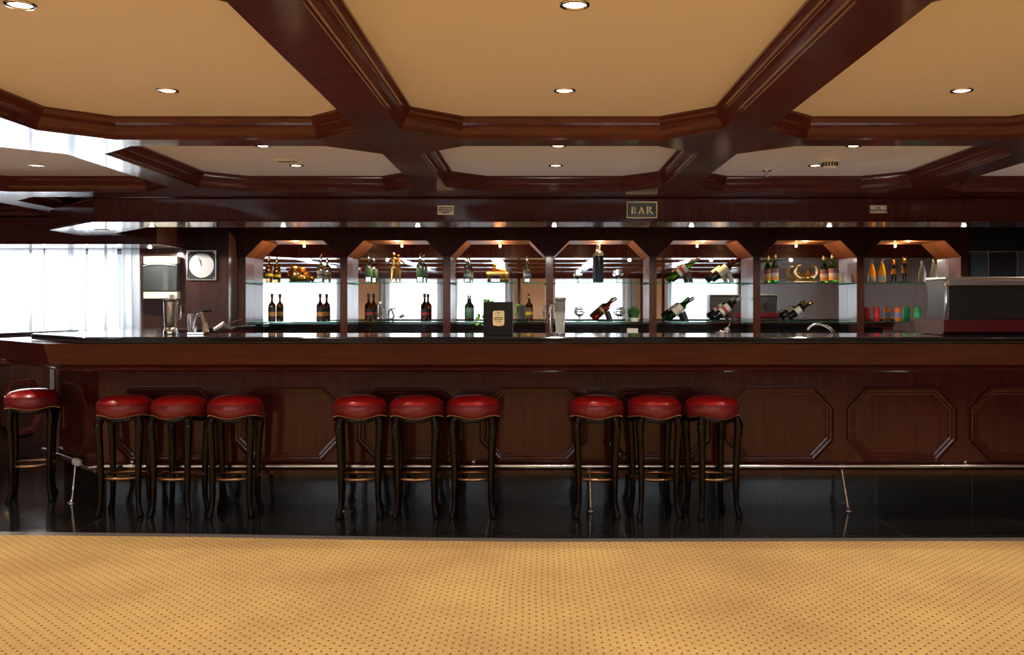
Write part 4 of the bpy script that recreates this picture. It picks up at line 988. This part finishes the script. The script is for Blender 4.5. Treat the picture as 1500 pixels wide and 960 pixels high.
MB().tube([(-.075, 0, .07), (-.086, 0, .11), (-.072, 0, .14)], .006, 8).tube([(-.066, 0, .105), (-.084, 0, .108)], .005, 8).tube([(-.060, 0, .195), (-.086, 0, .198)], .007, 8).build('lever', M['chrome'], ds)
# taps behind the counter
ft = thing('sink_tap', 'broad chrome swan-neck tap arching behind the bar top', 'tap', (2.08, 6.80, .9405))
arc = [(0.03, 0, .0), (.03, 0, .10), (.015, 0, .16), (-.02, 0, .195), (-.07, 0, .218), (-.12, 0, .218), (-.155, 0, .20), (-.17, 0, .175)]
MB().tube(arc, [.014, .012, .012, .012, .011, .011, .010, .010], 12).build('spout', M['chrome'], ft)
MB().lathe([(0, 0), (.024, 0), (.024, .01), (.018, .02), (0, .02)], 18, T=Matrix.Translation((.03, 0, 0))).build('tap_base', M['chrome'], ft)
f3 = thing('mixer_tap', 'small chrome tap with upright curved lever behind the bar top', 'tap', (1.335, 6.80, .9405))
MB().lathe([(0, 0), (.022, 0), (.022, .02), (.016, .05), (.016, .13), (.024, .15), (.024, .18), (.012, .195), (0, .197)], 18).build('tap_body', M['chrome'], f3)
MB().tube([(0, 0, .19), (.022, 0, .215), (.018, 0, .245), (.004, 0, .262)], [.008, .006, .005, .004], 8).build('lever', M['chrome'], f3)
MB().tube([(0, 0, .155), (-.04, .03, .165), (-.07, .06, .15)], [.011, .010, .009], 10).build('spout', M['chrome'], f3)
# coffee machine
cm = thing('coffee_machine', 'large espresso machine with black rear panel and maroon base on the bar', 'coffee machine', (2.58, 6.08, 1.1005))
Wm = 1.02
MB().prism([(0, .022), (.03, .004), (.45, .004), (.48, .03), (.48, .098), (0, .098)], 0, Wm, 'x').build('base_tray', M['maroon'], cm)
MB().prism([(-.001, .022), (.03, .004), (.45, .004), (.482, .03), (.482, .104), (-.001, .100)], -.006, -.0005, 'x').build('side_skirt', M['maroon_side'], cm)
for fx in (.06, Wm-.06):
    for fy in (.06, .42): MB().lathe([(0, 0), (.018, 0), (.018, .0038), (0, .0038)], 12, T=Matrix.Translation((fx, fy, 0))).build('foot', M['black_paint'], cm)
side = [(.012, .1045), (.30, .1045), (.27, .16), (.262, .22), (.27, .28), (.30, .345), (.30, .352), (.012, .352)]
for sx in (0, Wm-.012): MB().prism(side, sx, sx+.012, 'x').build('side_panel', M['dark_steel'], cm)
MB().box(.0125, Wm-.0125, .02, .26, .0985, .351).build('boiler_housing', M['black_paint'], cm)
MB().box(.022, Wm-.022, .004, .0195, .100, .338).build('rear_panel', M['gloss_black'], cm, bevel=.002)
MB().tube([(.012, .012, .099), (.010, .006, .20), (.012, .006, .30), (.016, .012, .345)], [.012, .010, .011, .012], 12).build('corner_trim', M['chrome'], cm)
MB().box(0, Wm, -.004, .31, .353, .372).build('cup_tray', M['steel'], cm, bevel=.005)
MB().prism([(-.004, .318), (.003, .318), (.003, .352), (-.004, .352)], .02, Wm-.02, 'x').build('top_bezel', M['steel'], cm, bevel=.002)
m = MB()
for gx in (.25, .55, .85): m.lathe([(0, 0), (.03, 0), (.034, .05), (0, .05)], 18, T=Matrix.Translation((gx, .33, .20)))
m.build('brew_group', M['chrome'], cm)
m = MB()
for gx in (.25, .55, .85): m.tube([(gx, .36, .19), (gx, .48, .175)], [.010, .013], 10)
m.build('portafilter_handle', M['black_paint'], cm)
m = MB()
cxl, czl = .505, .262
for pts_ in ([(-.012, 0), (0, .014), (.012, 0), (0, -.010)],): m.tube([(cxl+p[0], .0030, czl+p[1]) for p in pts_], .0009, 5, True)
m.tube([(cxl-.034, .003, czl-.002), (cxl-.028, .003, czl+.004), (cxl-.022, .003, czl-.003), (cxl-.016, .003, czl+.003)], .0011, 5).tube([(cxl+.016, .003, czl+.003), (cxl+.024, .003, czl-.003), (cxl+.032, .003, czl+.003)], .0011, 5)
m.build('emblem', M['steel'], cm)

# ------------------------------------------------------------------ wall items
SW = F/9.8
dp = thing('towel_dispenser', 'cream and smoked plastic paper towel dispenser on the wall', 'dispenser', ((240-790)/SW, 9.795, H+(450-438)/SW))
def disp(w0, z0, z1, d0, curve=.02):
    pts_ = []
    for i in range(9): u = i/8; pts_.append((-w0/2+w0*u, -(d0+curve*math.sin(PI*u))))
    return pts_+[(w0/2, 0), (-w0/2, 0)]
MB().prism(disp(.345, 0, 0, .09), 0, .075).build('lower_body', M['cream'], dp, bevel=.006)
MB().prism(disp(.348, 0, 0, .10), .076, .355).build('smoked_cover', M['smoke'], dp, bevel=.008)
MB().prism(disp(.345, 0, 0, .09), .356, .43).build('upper_body', M['cream'], dp, bevel=.008)
MB().tube([(-.16, -.112, .33), (-.10, -.128, .345), (0, -.132, .35), (.10, -.128, .345), (.16, -.112, .335)], .005, 8).build('cover_rim', M['grey'], dp)
ck = thing('wall_clock', 'square glass wall clock with pale round face beside the dispenser', 'clock', ((296-790)/SW, 9.797, H+(450-389)/SW))
MB().box(-.150, .150, -.012, 0, -.150, .150).build('back_plate', M['smoke'], ck, bevel=.002)
MB().lathe([(0, .0125), (.126, .0125), (.126, .016), (0, .016)], 48, T=Matrix.Rotation(PI/2, 4, 'X')).build('dial', M['clockface'], ck)
m = MB()
m.box(-.003, .003, -.0190, -.0175, -.01, .085, T=Matrix.Rotation(-.35, 4, 'Y')); m.box(-.004, .004, -.0172, -.0163, -.01, .06, T=Matrix.Rotation(-.15, 4, 'Y'))
m.build('hands', M['ink'], ck)
r = MB(); ring_sweep(r, [(-.152, -.152), (.152, -.152), (.152, .152), (-.152, .152)], [(0, .012), (0, .020), (.010, .020), (.010, .0125)], lambda p, dd: (p[0], -dd, p[1])); r.build('rim', M['steel'], ck)
for sx in (-1, 1):
    for sz in (-1, 1): MB().lathe([(0, .0125), (.008, .0125), (.008, .023), (0, .024)], 12, T=Matrix.Translation((sx*.130, 0, sz*.130)) @ Matrix.Rotation(PI/2, 4, 'X')).build('stud', M['chrome'], ck)
# wall cabinet beyond the back bar
wc = thing('wall_cabinet', 'dark cabinet with glass doors and metal strips beyond the last niche', 'cabinet', (4.56, 10.14, 1.0))
MB().box(0, .73, .02, .36, 0, .10).box(0, .73, .02, .36, .86, 1.12).box(0, .02, .02, .36, .10, .86).box(.71, .73, .02, .36, .10, .86).box(.02, .71, .34, .36, .10, .86).build('carcass', M['black_paint'], wc)
for x0, x1, mm in ((.02, .19, 'blue_pane'), (.22, .50, 'smoke'), (.53, .71, 'blue_pane')):
    MB().box(x0, x1, .004, .010, .10, .86).build('glass_door', M[mm], wc)
for x0 in (.195, .505): MB().box(x0, x0+.018, .0, .018, .08, .87).build('metal_strip', M['rail_steel'], wc)
MB().box(0, .73, .0, .018, .862, .874).build('top_strip', M['rail_steel'], wc)
MB().box(0, .73, 0.02, .34, -.999, -.001).build('base_unit', M['wood_v'], wc)
# ceiling items
sd = thing('smoke_detector', 'white slotted smoke detector on the coffer ceiling', 'smoke detector', (1.885, 6.2, ZC-.0005))
MB().lathe([(0, 0), (.068, 0), (.068, -.012), (.060, -.016), (0, -.016)], 32).build('mounting_plate', M['white'], sd)
MB().lathe([(0, -.0165), (.052, -.0165), (.042, -.060), (.030, -.066), (0, -.066)], 32).build('sensor_head', M['white'], sd)
m = MB()
for i in range(16):
    a = 2*PI*i/16; T = Matrix.Rotation(a, 4, 'Z') @ Matrix.Translation((.0478, 0, -.037)) @ Matrix.Rotation(.23, 4, 'Y'); m.box(-.0015, .0015, -.0055, .0055, -.013, .013, T=T)
m.build('vent_slot', M['ink'], sd)
sk = thing('sprinkler', 'small metal sprinkler head hanging beside the smoke detector bay', 'sprinkler', (1.60, 6.72, ZC-.0005))
MB().lathe([(0, 0), (.034, 0), (.032, -.006), (.010, -.010), (.008, -.026), (0, -.026)], 20).build('flange', M['steel'], sk)
MB().lathe([(0, -.028), (.004, -.027), (.004, -.044), (.016, -.046), (.016, -.048), (0, -.048)], 14).build('deflector', M['steel'], sk)
av = thing('ceiling_vent', 'small flat white vent plate on the coffer ceiling', 'vent', (-1.64, 6.22, ZC-.0005))
MB().box(-.075, .075, -.04, .04, -.014, 0).build('plate', M['white'], av, bevel=.003)
m = MB()
for i in range(4): m.box(-.06, .06, -.028+i*.016, -.022+i*.016, -.0155, -.0142)
m.build('slot', M['grey'], av)
